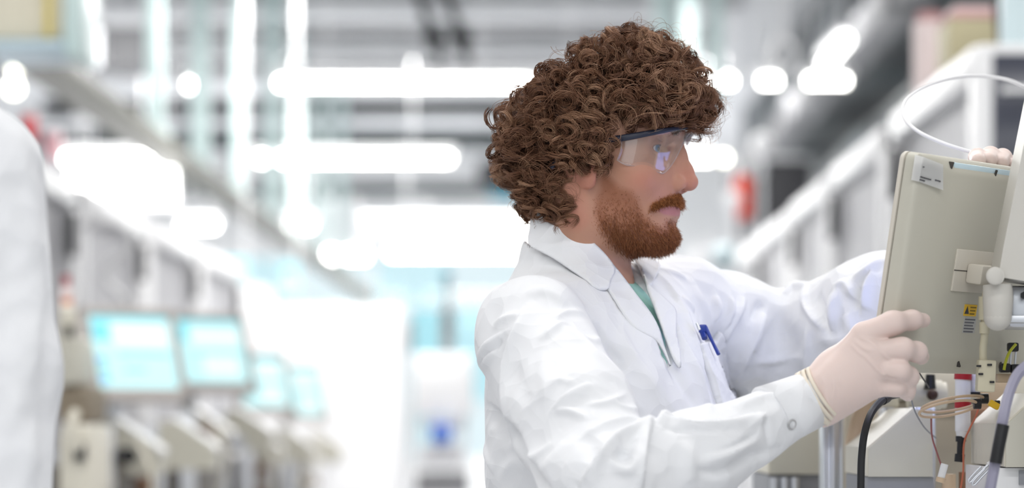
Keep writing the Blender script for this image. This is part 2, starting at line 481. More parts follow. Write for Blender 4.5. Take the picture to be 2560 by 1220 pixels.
MB().cyl((1.72, 13.25, CH + 2.06), (1.72, 14.2, CH + 2.06), 0.03, n=12).build('tube', LAMPW, o)
MB().box((1.72, 13.72, CH + 2.13), (0.08, 1.0, 0.05), bev=0.01).build('housing', PANEL, o)
hang(o, (1.72, 13.4), CH + 2.15); hang(o, (1.72, 14.0), CH + 2.15)
# lamp panel on the far left and small bulbs
o = empty('ceiling_lamp', (X_(300, 13), 13, Z_(470, 13)), 'bright white lamp panel above the left cabinets', 'lamp')
pxbox(MB(), 175, 435, 415, 510, 13.0, 0.03, 0.005).build('diffuser', LAMPW, o)
pxbox(MB(), 168, 442, 408, 520, 13.04, 0.06, 0.01).build('frame', WHITE, o); hang(o, (X_(190, 13.07), 13.07), Z_(410, 13)); hang(o, (X_(420, 13.07), 13.07), Z_(410, 13))
def bulb(px, py, d, r, label, m=BULB):
    o = empty('ball_lamp', P(px, py, d), label, 'lamp')
    MB().ball(P(px, py, d), r, 14).build('globe', m, o)
    q = P(px, py, d); MB().cyl(q + np.array([0, 0, r * 0.8]), q + np.array([0, 0, r * 1.7]), r * 0.5, n=10).build('socket', WHITE, o); hang(o, q[:2], q[2] + r * 1.6, 0.004)
bulb(40, 174, 15, 0.03, 'upper of two small round lamps at the left edge')
bulb(34, 221, 15.3, 0.04, 'lower of two small round lamps at the left edge')
bulb(231, 641, 12, 0.022, 'small oval yellowish lamp above the left monitors')
bulb(1810, 395, 18.5, 0.03, 'round lamp at the right end of the light past the glasses')
# ---- cable tray with hangers on the left
TX, TH_ = -1.90, 1.365
o = empty('cable_tray', (TX, 9, CH + TH_), 'grey cable tray slanting down from the upper left into the distance', 'cable tray')
for s in (-1, 1): MB().box((TX + s * 0.065, 18.2, CH + TH_), (0.02, 20.6, 0.085), bev=0.004).build('side_rail', TRAY, o)
MB().box((TX, 18.2, CH + TH_ - 0.035), (0.13, 20.6, 0.010)).build('tray_bottom', TRAY, o)
for i, (dx, r) in enumerate(((-0.035, 0.014), (0.0, 0.018), (0.035, 0.013))): MB().tube([(TX + dx, 8.2 + k * 2.2, CH + TH_ + 0.0 + 0.012 * math.sin(k * 1.7 + i)) for k in range(10)], r, n=8, sub=4).build('cable', BEAM, o)
for k, (px, w) in enumerate(((386, 0.085), (500, 0.10), (600, 0.09), (682, 0.11), (742, 0.10), (802, 0.11), (852, 0.10))):
    d = TX * F / (px - CX)
    o = empty('tray_hanger', (TX, d, CH + TH_), ['mint white strut hanging over the tray, nearest the left edge', 'second mint white strut from the left above the tray', 'third mint white strut from the left above the tray', 'fourth mint white strut, crossed by the long tube light', 'fifth mint white strut from the left', 'sixth mint white strut, above the middle tube light', 'mint white strut farthest along the cable tray'][k], 'strut', 'hangers of the cable tray')
    MB().box((TX, d, (CH + TH_ + 0.06 + RZ) / 2), (w, 0.05, RZ - CH - TH_ - 0.06), bev=0.006).build('strut', MINT, o)
    MB().box((TX, d, CH + TH_ + 0.057), (0.17, 0.06, 0.025), bev=0.004).build('bracket', MINT, o)
for k, (px, w, yb, d) in enumerate(((1662, 0.13, 235, 13.5), (1722, 0.09, 240, 15.5), (1790, 0.085, 240, 13.5))):
    o = empty('ceiling_strut', P(px, yb, d), ['broad mint white strut above the man\'s forehead curls', 'thin mint white strut between two others above the curls', 'right mint white strut above the forehead curls'][k], 'strut', 'mint struts above the head')
    z0 = Z_(yb, d); MB().box((X_(px, d), d, (z0 + RZ) / 2), (w, 0.05, RZ - z0), bev=0.006).build('strut', MINT, o)
    MB().box((X_(px, d), d, z0), (w * 1.4, 0.09, 0.03), bev=0.004).build('foot_plate', MINT, o)
# ---- dark hanging cables
for k, (pp, lb) in enumerate((([(1040, -40), (1062, 30), (1085, 95), (1105, 160)], 'left of two dark cables hanging from the ceiling'), ([(1112, -40), (1130, 30), (1152, 95), (1172, 160)], 'right of two dark cables hanging from the ceiling'))):
    o = empty('hanging_cable', P(*pp[0], 17.5), lb, 'cable', 'dark hanging cables')
    MB().tube([P(*q, 17.5) for q in pp], 0.035, n=10).build('cord', BLACK, o)
    MB().ball(P(*pp[2], 17.5), (0.075, 0.06, 0.10), 12).build('plug', BLACK, o)
# ---------------------------------------------------------------- white cabinets on the right
def cabinet(X0, d0, d1, h, sgn, label, side=False, width=0.75):
    """cabinet whose framed front lies in the plane x = X0 (sgn: +1 body to the right), between depths d0 and d1"""
    o = empty('glass_cabinet', (X0 + sgn * width / 2, (d0 + d1) / 2, 0), label, 'cabinet', 'white framed cabinets')
    top = CH + h; t = 0.055; x = X0
    MB().box((X0 + sgn * (width / 2 + 0.03), (d0 + d1) / 2, top / 2 - 0.01), (width - 0.06, d1 - d0 - 0.02, top - 0.06), bev=0.01).build('body', PANEL, o)
    for yy in (d0 + t / 2, d1 - t / 2): MB().box((x + sgn * 0.02, yy, top / 2), (0.06, t, top), bev=0.012).build('door_post', WHITE, o)
    MB().box((x + sgn * 0.02, (d0 + d1) / 2, top - 0.042), (0.068, d1 - d0, 0.085), bev=0.014).build('top_rail', WHITE, o)
    MB().box((x + sgn * 0.02, (d0 + d1) / 2, 0.06), (0.06, d1 - d0 - 2 * t, 0.12), bev=0.01).build('bottom_rail', WHITE, o)
    MB().box((x + sgn * 0.035, (d0 + d1) / 2, top / 2), (0.01, d1 - d0 - 2 * t, top - 2 * t)).build('door_pane', DOORP, o)
    MB().box((x - sgn * 0.016, d1 - 0.12, top - 0.19), (0.03, 0.04, 0.15), bev=0.006).build('door_handle', BLACK, o)
    if side:
        xs = X0 + sgn * 0.045
        MB().box((X0 + sgn * width / 2, d0 - 0.006, top / 2), (width, 0.03, top), bev=0.008).build('side_wall', WHITE, o)
        MB().box((X0 + sgn * (width / 2 + 0.005), d0 - 0.024, top - 0.335), (width - 0.06, 0.012, 0.62), bev=0.004).build('side_window', DARKG, o)
        MB().box((X0 + sgn * (width / 2 + 0.005), d0 - 0.034, top - 0.115), (width - 0.10, 0.01, 0.016), bev=0.003).build('window_bar', WHITE, o)
    return o
DOORP = mat('frosted_pane', (0.42, 0.42, 0.44), 0.5)
RXF, RH = 1.085, 0.905
dd = [(5.90, 7.25), (7.45, 8.72), (8.86, 10.02), (10.16, 11.55), (11.7, 13.2)]
for k, (a, b) in enumerate(dd):
    cabinet(RXF, a, b, RH - 0.012 * k, 1, ['nearest white framed cabinet with dark side window behind the monitor', 'second white framed cabinet behind the monitor', 'third white framed cabinet from the right', 'fourth white framed cabinet from the right, above the sleeve', 'farthest white framed cabinet, beyond the man\'s shoulder'][k], side=(k == 0))
# things standing on the nearest cabinets
zt = CH + RH
def bottle(name, x, y, z, r, h, m, cap, label, group=None):
    o = empty(name, (x, y, z), label, 'bottle', group)
    MB().cyl((x, y, z), (x, y, z + h * 0.68), r, n=20).cyl((x, y, z + h * 0.68), (x, y, z + h * 0.85), r, r * 0.45, n=20).build('flask', m, o)
    MB().cyl((x, y, z + h * 0.84), (x, y, z + h), r * 0.5, n=16).build('cap', cap, o)
PALEB = mat('pale_bottle', (0.70, 0.84, 0.88), 0.15, trans=0.2); PINKW = mat('pinkish_white', srgb(226, 212, 210), 0.5); OLIVE = mat('olive_box', srgb(168, 160, 130), 0.6); PINKB = mat('dusty_pink', srgb(190, 150, 150), 0.6)
bottle('reagent_bottle', 1.255, 6.1, zt, 0.075, 0.34, PALEB, WHITE, 'pale blue bottle in the upper right corner')
o = empty('carton', (1.16, 6.5, zt), 'olive carton on top of the nearest white cabinet', 'box')
MB().box((1.17, 6.5, zt + 0.075), (0.13, 0.2, 0.15), bev=0.004).build('carton_body', OLIVE, o); MB().box((1.17, 6.5, zt + 0.155), (0.135, 0.205, 0.012), bev=0.002).build('carton_lid', PINKB, o)
o = empty('white_canister', (1.16, 7.05, zt), 'pinkish white canister on the far end of the nearest cabinet', 'canister')
MB().cyl((1.16, 7.05, zt), (1.16, 7.05, zt + 0.24), 0.05, n=20).build('drum', PINKW, o); MB().cyl((1.16, 7.05, zt + 0.24), (1.16, 7.05, zt + 0.27), 0.04, n=20).build('drum_lid', PINKB, o)
o = empty('pole_stand', (1.21, 6.2, zt), 'dark leaning pole on top of the nearest cabinet', 'stand')
MB().cyl((1.215, 6.25, zt), (1.185, 6.25, zt + 0.35), 0.010, n=10).build('rod', BLACK, o); MB().box((1.215, 6.25, zt + 0.01), (0.08, 0.08, 0.02), bev=0.003).build('foot_plate', BLACK, o)
o = empty('carton', (1.20, 6.75, zt), 'dusty pink carton behind the olive one on the cabinet', 'box')
MB().box((1.22, 6.75, zt + 0.11), (0.11, 0.14, 0.22), bev=0.004).build('carton_body', PINKB, o); MB().box((1.22, 6.75, zt + 0.224), (0.112, 0.142, 0.01), bev=0.002).build('carton_lid', PINKW, o)
# ring, globes, extinguisher in the right background
o = empty('hose_ring', P(1960, 140, 12), 'pale hose ring hanging high right of the curls', 'hose')
MB().tube([P(1960 + 28 * math.cos(t), 135 + 38 * math.sin(t), 12) for t in np.linspace(0, 2 * math.pi, 13)[:-1]], 0.014, n=8, closed=True).build('ring', WHITE, o); hang(o, P(1960, 97, 12)[:2], Z_(99, 12), 0.008)
for px, py, d, r, m, lb in ((1810, 642, 9.5, 0.055, PALEB, 'pale glass globe beyond the far shoulder'), (1905, 360, 13.8, 0.065, WHITE, 'white globe right of the safety glasses'), (1835, 500, 14.0, 0.05, WHITE, 'white globe beside the orange extinguisher')):
    o = empty('glass_globe', P(px, py, d), lb, 'globe', 'pale globes in the right background'); MB().ball(P(px, py, d), r, 18).build('globe', m, o)
    q = P(px, py, d); MB().cyl(q + np.array([0, 0, -r]), (q[0], q[1], q[2] - r - 0.12), 0.02, n=10).build('neck', BEAML, o); MB().cyl((q[0], q[1], 0), (q[0], q[1], q[2] - r - 0.1), 0.012, n=8).build('pole', BEAML, o)
o = empty('fire_extinguisher', P(1856, 545, 16), 'orange-red extinguisher hanging in the right background', 'extinguisher')
MB().cyl(P(1856, 545, 16), P(1858, 462, 16), 0.066, n=20).ball(P(1858, 462, 16), 0.066, 16).build('cylinder', VERM, o); MB().cyl(P(1859, 448, 16), P(1859, 432, 16), 0.02, n=10).build('valve', BLACK, o); MB().box((P(1856, 500, 16)[0], 16.10, Z_(545, 16) / 2), (0.06, 0.04, Z_(545, 16) + 0.3), bev=0.006).build('stand', BEAM, o)
for k, (px0, px1, py0, py1, d, m, lb) in enumerate(((1885, 2030, 400, 560, 17, BEAMD, 'dark grey machine housing beside the extinguisher'), (1740, 1890, 620, 760, 14.2, PANEL, 'grey machine housing beyond the far shoulder'), (1700, 1790, 690, 735, 12.6, BEAMD, 'dark tray under the grey housing beyond the shoulder'))):
    o = empty('machine_housing', P((px0 + px1) / 2, py1, d), lb, 'machine'); pxbox(MB(), px0, px1, py0, py1, d, 0.5, 0.03).build('housing', m, o); pxbox(MB(), px0 + 10, px1 - 10, py0 - 12, py0, d + 0.05, 0.4, 0.01).build('lid', BEAML, o)
    for px in (px0 + 20, px1 - 20): MB().cyl((X_(px, d), d + 0.25, 0.0), (X_(px, d), d + 0.25, Z_(py1, d)), 0.03, n=10).build('leg', BEAM, o)

# ---------------------------------------------------------------- left row: cabinets
LXF, LH = -1.60, 0.815
for k, (a, b) in enumerate(((6.9, 8.45), (8.6, 9.95), (10.1, 11.5), (11.7, 13.2))):
    cabinet(LXF, a, b, LH, -1, ['white framed cabinet behind the nearest screen at the left edge', 'white framed cabinet with loop of white hose at left', 'white framed cabinet above the second cyan screen', 'farthest white framed cabinet of the left row'][k])
o = empty('hose_loop', P(265, 600, 8.3), 'white hose loop in front of the left cabinets', 'hose')
MB().tube([P(195, 575, 8.3), P(235, 556, 8.3), P(290, 560, 8.3), P(325, 590, 8.3), P(318, 630, 8.3), P(280, 655, 8.3), P(262, 700, 8.3), P(310, 745, 8.3)], 0.012, n=8).build('tubing', WHITE, o)
MB().cyl(P(310, 745, 8.3), P(310, 780, 8.3), 0.02, n=10).build('nozzle', WHITE, o)
# red things near the left person
o = empty('red_box', P(70, 330, 9), 'bright red box behind the white sleeve at left', 'box'); pxbox(MB(), 52, 82, 285, 345, 9, 0.08, 0.01).build('box_body', mat('bright_red', srgb(220, 30, 50), 0.4), o); pxbox(MB(), 50, 84, 278, 288, 8.99, 0.1, 0.005).build('box_lid', PINKW, o); MB().cyl((X_(67, 9.04), 9.04, CH + LH - 0.02), (X_(67, 9.04), 9.04, Z_(345, 9)), 0.02, n=8).build('stand', BEAML, o)
o = empty('pink_box', P(128, 390, 9.2), 'pale pink box behind the white sleeve at left', 'box'); pxbox(MB(), 108, 148, 330, 395, 9.2, 0.08, 0.01).build('box_body', mat('pale_pink', srgb(236, 190, 196), 0.4), o); pxbox(MB(), 106, 150, 322, 332, 9.19, 0.1, 0.005).build('box_lid', WHITE, o); MB().cyl((X_(128, 9.24), 9.24, CH + LH - 0.02), (X_(128, 9.24), 9.24, Z_(395, 9.2)), 0.02, n=8).build('stand', BEAML, o)

# ---------------------------------------------------------------- left row: stations with cyan screens
CY1 = mat('screen_cyan', (0.02, 0.03, 0.03), 0.3, emit=srgb(196, 246, 250), estr=1.05)
CYP = mat('screen_pale', (0.02, 0.03, 0.03), 0.3, emit=srgb(226, 252, 253), estr=1.1)
CYB = mat('screen_band', (0.02, 0.03, 0.03), 0.3, emit=srgb(120, 226, 240), estr=1.0)
CYK = mat('screen_blue_key', (0.02, 0.03, 0.03), 0.3, emit=srgb(110, 190, 240), estr=1.0)
CYG = mat('screen_green_key', (0.02, 0.03, 0.03), 0.3, emit=srgb(130, 215, 200), estr=1.0)
BZ = mat('grey_bezel', srgb(188, 182, 178), 0.5)
LABM = ['nearest cyan screen of the left row, beside the white sleeve', 'second cyan screen of the left row', 'third cyan screen of the left row, partly hidden', 'farthest cyan screen of the left row']
LABS = ['nearest instrument station of the left row, below its screen', 'second instrument station of the left row', 'third instrument station of the left row', 'farthest instrument station of the left row']
tauL = math.radians(19)
F1 = Vector((0.78, 0.626, 0)); NF = Vector((0.626, -0.78, 0))
U2 = Vector((0, 0, 1)) * math.cos(tauL) - NF * math.sin(tauL); N3 = NF * math.cos(tauL) + Vector((0, 0, 1)) * math.sin(tauL)
MON = [(192, 768, 6.3, 0.285, 0.262), (398, 782, 7.7, 0.31, 0.272), (572, 878, 9.3, 0.25, 0.262), (683, 908, 11.0, 0.245, 0.285)]
for k, (px, py, d, w, h) in enumerate(MON):
    tl = Vector(P(px, py, d)); M = Matrix(((F1.x, U2.x, N3.x, tl.x), (F1.y, U2.y, N3.y, tl.y), (F1.z, U2.z, N3.z, tl.z), (0, 0, 0, 1)))
    o = empty('monitor', tl - U2 * h + F1 * w / 2, LABM[k], 'monitor', 'cyan screens of the left row')
    b = 0.024
    for nm, c, s_ in (('bezel_top', (w / 2, -b / 2, 0), (w, b, 0.03)), ('bezel_bottom', (w / 2, -h + b * 0.75, 0), (w, b * 1.5, 0.03)), ('bezel_side', (b / 2, -h / 2, 0), (b, h, 0.03)), ('bezel_side', (w - b / 2, -h / 2, 0), (b, h, 0.03))):
        MB().box(c, s_, bev=0.005).build(nm, BZ, o, M=M)
    MB().box((w / 2, -h / 2, -0.02), (w - 0.01, h - 0.01, 0.03), bev=0.008).build('back_shell', BEIGE, o, M=M)
    x0, x1, y0, y1 = b, w - b, -b, -h + b * 1.5
    sc_ = MB().box(((x0 + x1) / 2, (y0 + y1) / 2, 0.0), (x1 - x0, y0 - y1, 0.008)).build('screen', CY1, o, M=M)
    def ui(fx0, fx1, fy0, fy1, m): MB().box((x0 + (x1 - x0) * (fx0 + fx1) / 2, y0 + (y1 - y0) * (fy0 + fy1) / 2, 0.0045), ((x1 - x0) * (fx1 - fx0), abs(y1 - y0) * (fy1 - fy0), 0.001)).build('screen_tile', m, sc_, M=M)
    ui(0.0, 1.0, 0.0, 0.05, CYB); ui(0.28, 0.98, 0.10, 0.42, CYP); ui(0.02, 0.24, 0.08, 0.34, CYB); ui(0.3, 0.95, 0.50, 0.54, CYB)
    if k == 0: ui(0.04, 0.14, 0.56, 0.66, CYK); ui(0.04, 0.14, 0.70, 0.76, CYG); ui(0.04, 0.14, 0.80, 0.92, CYK); ui(0.35, 0.62, 0.72, 0.76, CYB)
    else: ui(0.4, 0.9, 0.55, 0.9, CYP)
    # station: chassis, sloped cover, posts, valves, bottles
    base = M @ Vector((w / 2, -h, 0)); bx_, by_ = base.x - 0.10, base.y + 0.06; zb = base.z
    s_ = empty('instrument_station', (bx_, by_, 0), LABS[k], 'instrument', 'stations of the left row')
    MB().box((bx_ - 0.16, by_ + 0.15, zb / 2 - 0.08), (0.42, 0.75, zb - 0.16), bev=0.015).build('chassis', mat('station_grey', srgb(104, 99, 92), 0.5, noise=0.3, nscale=25), s_)
    MB().box((bx_ + 0.0, by_ + 0.05, zb + 0.02), (0.05, 0.05, 0.16), bev=0.004).build('screen_bracket', ALU, s_)
    for j, (ox, oy) in enumerate(((0.03, -0.02), (0.10, 0.55))):
        pr = [(0.0, 0.0), (0.11, -0.075), (0.11, -0.14), (-0.05, -0.14), (-0.05, 0.0)]
        MB().prism(pr, (1, 0, 0), (0, 0, 1), (0, 1, 0), (bx_ + ox, by_ + oy, zb - 0.05), 0.13).bevel_all(0.008).build('module_housing', BEIGE, s_)
        MB().prism([(-0.01, 0.012), (0.115, -0.073), (0.115, -0.087), (-0.01, -0.004)], (1, 0, 0), (0, 0, 1), (0, 1, 0), (bx_ + ox, by_ + oy + 0.005, zb - 0.05), 0.12).build('sloped_cover', WHITE, s_)
    for oy in (-0.27, 0.58): MB().box((bx_ + 0.04, by_ + oy, zb / 2 - 0.03), (0.045, 0.045, zb - 0.06), bev=0.004).build('post', ALU, s_)
    for j in range(5):
        ox, oz = RNG.uniform(-0.12, 0.16), RNG.uniform(-0.30, -0.12)
        MB().cyl((bx_ + ox, by_ - 0.1, zb + oz), (bx_ + ox + 0.03, by_ - 0.16, zb + oz), 0.022, n=12).build('valve', [BLACK, BROWNB, CREAM, ALU, BROWNB][j] if 'BROWNB' in globals() else BLACK, s_)
    for j in range(3):
        ox = -0.1 + 0.1 * j; MB().tube([(bx_ + ox, by_ - 0.12, zb - 0.1), (bx_ + ox + 0.05, by_ - 0.19, zb - 0.2), (bx_ + ox + 0.02, by_ - 0.15, zb - 0.32)], 0.006, n=6, sub=4).build('tubing', CREAM, s_)
    bx_ += 0
# bottles beside the first station, next to the white sleeve
bottle('reagent_bottle', X_(166, 5.92), 5.92, Z_(842, 5.78), 0.020, 0.155, PINKW, RED, 'bottle with dark red cap beside the white sleeve')
bottle('reagent_bottle', X_(168, 5.84), 5.84, Z_(842, 5.78), 0.022, 0.095, CREAM, ORANGE, 'bottle with orange cap beside the white sleeve')
o = empty('bottle_rack', (X_(165, 6.0), 6.0, 0.0), 'beige bottle rack beside the white sleeve at lower left', 'rack')
pxbox(MB(), 140, 196, 842, 960, 5.78, 0.2, 0.01).build('upper_box', BEIGE, o); pxbox(MB(), 140, 215, 962, 1060, 5.8, 0.3, 0.02).build('middle_box', mat('brown_mix', srgb(140, 128, 110), 0.6, noise=0.3, nscale=30), o); pxbox(MB(), 145, 225, 1062, 1500, 5.75, 0.3, 0.02).build('lower_box', CREAM, o)
MB().cyl(P(172, 842, 5.76), P(172, 815, 5.76), 0.012, n=12).build('knob', BLACK, o); MB().cyl(P(200, 1150, 5.74), P(200, 1110, 5.74), 0.015, n=12).build('tap', BLACK, o)
MB().tube([P(190, 1030, 5.7), P(178, 1060, 5.68), P(180, 1100, 5.68), P(198, 1120, 5.7)], 0.012, n=8).build('coil', CREAM, o)

# ---------------------------------------------------------------- far middle of the hall
o = empty('storage_cabinet', P(800, 1220, 13.2) * np.array([1, 1, 0]), 'big white storage cabinet glowing in the middle distance', 'cabinet')
x0, x1, zt2 = X_(620, 13.2), X_(1000, 13.2), Z_(765, 13.2)
MB().box(((x0 + x1) / 2, 13.6, zt2 / 2), (x1 - x0, 0.8, zt2), bev=0.02).build('body', WHITE, o)
for k in range(2): MB().box((x0 + (x1 - x0) * (0.25 + 0.5 * k), 13.185, zt2 / 2), ((x1 - x0) * 0.47, 0.03, zt2 - 0.1), bev=0.01).build('door', WHITE, o)
for k in range(2): MB().box(((x0 + x1) / 2 + (-0.05 if k == 0 else 0.05), 13.15, zt2 * 0.6), (0.015, 0.03, 0.2), bev=0.004).build('handle', ALU, o)
o = empty('floor_cart', P(1100, 1220, 12) * np.array([1, 1, 0]), 'white cart with box and blue part left of the man\'s back', 'cart')
pxbox(MB(), 1032, 1180, 885, 1040, 12, 0.35, 0.02).build('box', WHITE, o); pxbox(MB(), 1060, 1150, 1045, 1075, 12.02, 0.3, 0.01).build('shelf', PANEL, o)
pxbox(MB(), 1078, 1128, 1062, 1106, 11.95, 0.15, 0.01).build('blue_part', BLUE, o); pxbox(MB(), 1050, 1150, 1110, 1170, 12.0, 0.3, 0.02).build('motor', PANEL, o)
for px in (1040, 1160): pxbox(MB(), px - 6, px + 6, 1040, 1640, 12.1, 0.04, 0.003).build('leg', WHITE, o)
pxbox(MB(), 1040, 1170, 1180, 1240, 12.0, 0.3, 0.02).build('lower_shelf', BEAM, o)
o = empty('pole_stand', P(1118, 880, 12.2), 'dark pole standing on the white cart box', 'stand')
MB().cyl(P(1118, 884, 12.15), P(1118, 775, 12.15), 0.034, n=12).build('thick_part', BEAM, o); MB().cyl(P(1118, 775, 12.15), P(1119, 675, 12.15), 0.014, n=10).build('rod', BEAM, o); MB().ball(P(1119, 690, 12.15), 0.03, 10).build('head', TEAL, o)
o = empty('wall_screen', P(1110, 870, 22), 'pale cyan glass partition behind the cart', 'partition')
pxbox(MB(), 1012, 1330, 765, 1000, 22, 0.02).build('pane', CYANG, o); pxbox(MB(), 1008, 1020, 760, 1300, 21.98, 0.08, 0.01).build('post', BEAML, o); pxbox(MB(), 1008, 1335, 758, 768, 21.98, 0.08, 0.004).build('top_bar', BEAML, o)
o = empty('dark_stand', P(1015, 900, 14.5), 'dark slender stand at the right edge of the white cabinet', 'stand')
pxbox(MB(), 1008, 1026, 790, 1500, 14.6, 0.1, 0.01).build('upright', PANEL, o); pxbox(MB(), 1002, 1032, 800, 880, 14.55, 0.1, 0.02).build('panel', BEAM, o)
for px0, px1, py0, py1, lb in ((482, 618, 645, 705, 'cyan lit screen hanging over the left row'), (700, 746, 658, 742, 'small cyan lit screen under the end of the tray')):
    o = empty('hanging_screen', P((px0 + px1) / 2, py0, 15), lb, 'screen'); pxbox(MB(), px0, px1, py0, py1, 15, 0.02, 0.004).build('screen', CYB, o); pxbox(MB(), px0 - 4, px1 + 4, py0 - 5, py1 + 5, 15.02, 0.03, 0.006).build('casing', WHITE, o); pxbox(MB(), px0 + 3, px1 - 3, py0 + 20, py1 - 2, 14.99, 0.008).build('lit_field', CYP, o); hang(o, (X_(px1 - 4, 15.03), 15.03), Z_(py0, 15), 0.012)
o = empty('white_locker', P(550, 1000, 15.6) * np.array([1, 1, 0]), 'white locker under the hanging cyan screen', 'cabinet')
xa, xb, zc_ = X_(470, 15.5), X_(660, 15.5), Z_(712, 15.5); MB().box(((xa + xb) / 2, 15.8, zc_ / 2), (xb - xa, 0.6, zc_), bev=0.02).build('body', WHITE, o); MB().box(((xa + xb) / 2, 15.49, zc_ / 2), ((xb - xa) * 0.9, 0.03, zc_ * 0.92), bev=0.01).build('door', WHITE, o)
o = empty('dark_machine', P(1240, 500, 27), 'dark machine hanging left of the man\'s nape', 'machine')
pxbox(MB(), 1195, 1300, 400, 470, 27, 0.6, 0.05).build('housing', BEAMD, o); pxbox(MB(), 1225, 1290, 468, 500, 26.98, 0.5, 0.03).build('blue_tank', TEAL, o)
for px in (1215, 1280): hang(o, (X_(px, 27.3), 27.3), Z_(402, 27), 0.02)
# glass tank and pale pillar in the upper left corner
o = empty('glass_tank', P(85, 120, 7.2), 'cream and yellow lit tank in the upper left corner', 'tank')
pxbox(MB(), -60, 158, -60, 96, 7.2, 0.3, 0.01).build('tank', mat('tank_cream', srgb(226, 220, 200), 0.5, noise=0.2, nscale=8), o); pxbox(MB(), -60, 158, 98, 124, 7.15, 0.35, 0.008).build('base_frame', mat('pale_frame', srgb(196, 216, 226), 0.4), o)
pxbox(MB(), 158, 200, -60, 140, 7.18, 0.3, 0.008).build('side_frame', MINT, o); pxbox(MB(), 112, 128, -60, 94, 7.17, 0.02, 0.004).build('yellow_stripe', mat('soft_yellow', srgb(226, 206, 110), 0.5), o); hang(o, (X_(20, 7.35), 7.35), Z_(-50, 7.2), 0.012); hang(o, (X_(140, 7.35), 7.35), Z_(-50, 7.2), 0.012)
o = empty('lamp_tube', P(240, 120, 10), 'pale vertical lamp tube beside the corner tank', 'lamp'); MB().cyl(P(240, 165, 10), P(240, 75, 10), 0.022, n=12).build('glow_tube', mat('soft_glow', (1, 1, 1), 0.4, emit=(0.92, 0.95, 1), estr=1.2), o); MB().cyl(P(240, 75, 10), P(240, -80, 10), 0.012, n=10).build('stem', BEAML, o); hang(o, P(240, 75, 10)[:2], Z_(-80, 10), 0.012)
o = empty('grey_cabinet', P(310, 150, 16), 'grey box hanging behind the first mint strut', 'box'); pxbox(MB(), 262, 372, 60, 170, 16, 0.5, 0.02).build('box', BEAM, o); pxbox(MB(), 258, 376, 48, 62, 15.98, 0.55, 0.01).build('rim', BEAML, o); hang(o, (X_(280, 16.2), 16.2), Z_(50, 16), 0.012); hang(o, (X_(355, 16.2), 16.2), Z_(50, 16), 0.012)
# ---------------------------------------------------------------- the man: head and neck
TH = math.radians(14.5)
HC = P(1500, 440, 2.73)
HR = np.array([[math.cos(TH), math.sin(TH), 0], [-math.sin(TH), math.cos(TH), 0], [0, 0, 1]])  # columns: forward, left, up
def h2w(p): return np.asarray(p) @ HR.T + HC
def w2h(p): return (np.asarray(p) - HC) @ HR
def H(px, py, Y=0.0):
    """head-frame point on the sagittal plane shifted by Y that is seen at the pixel"""
    o = w2h(np.array([0, 0, CH])); d = (P(px, py, 1.0) - np.array([0, 0, CH])) @ HR
    t = (Y - o[1]) / d[1]
    return o + t * d

EYE = np.array([0.0630, 0.0315, 0.0255]); ER = 0.0122
def mir(c): return (c, (c[0], -c[1], c[2]))

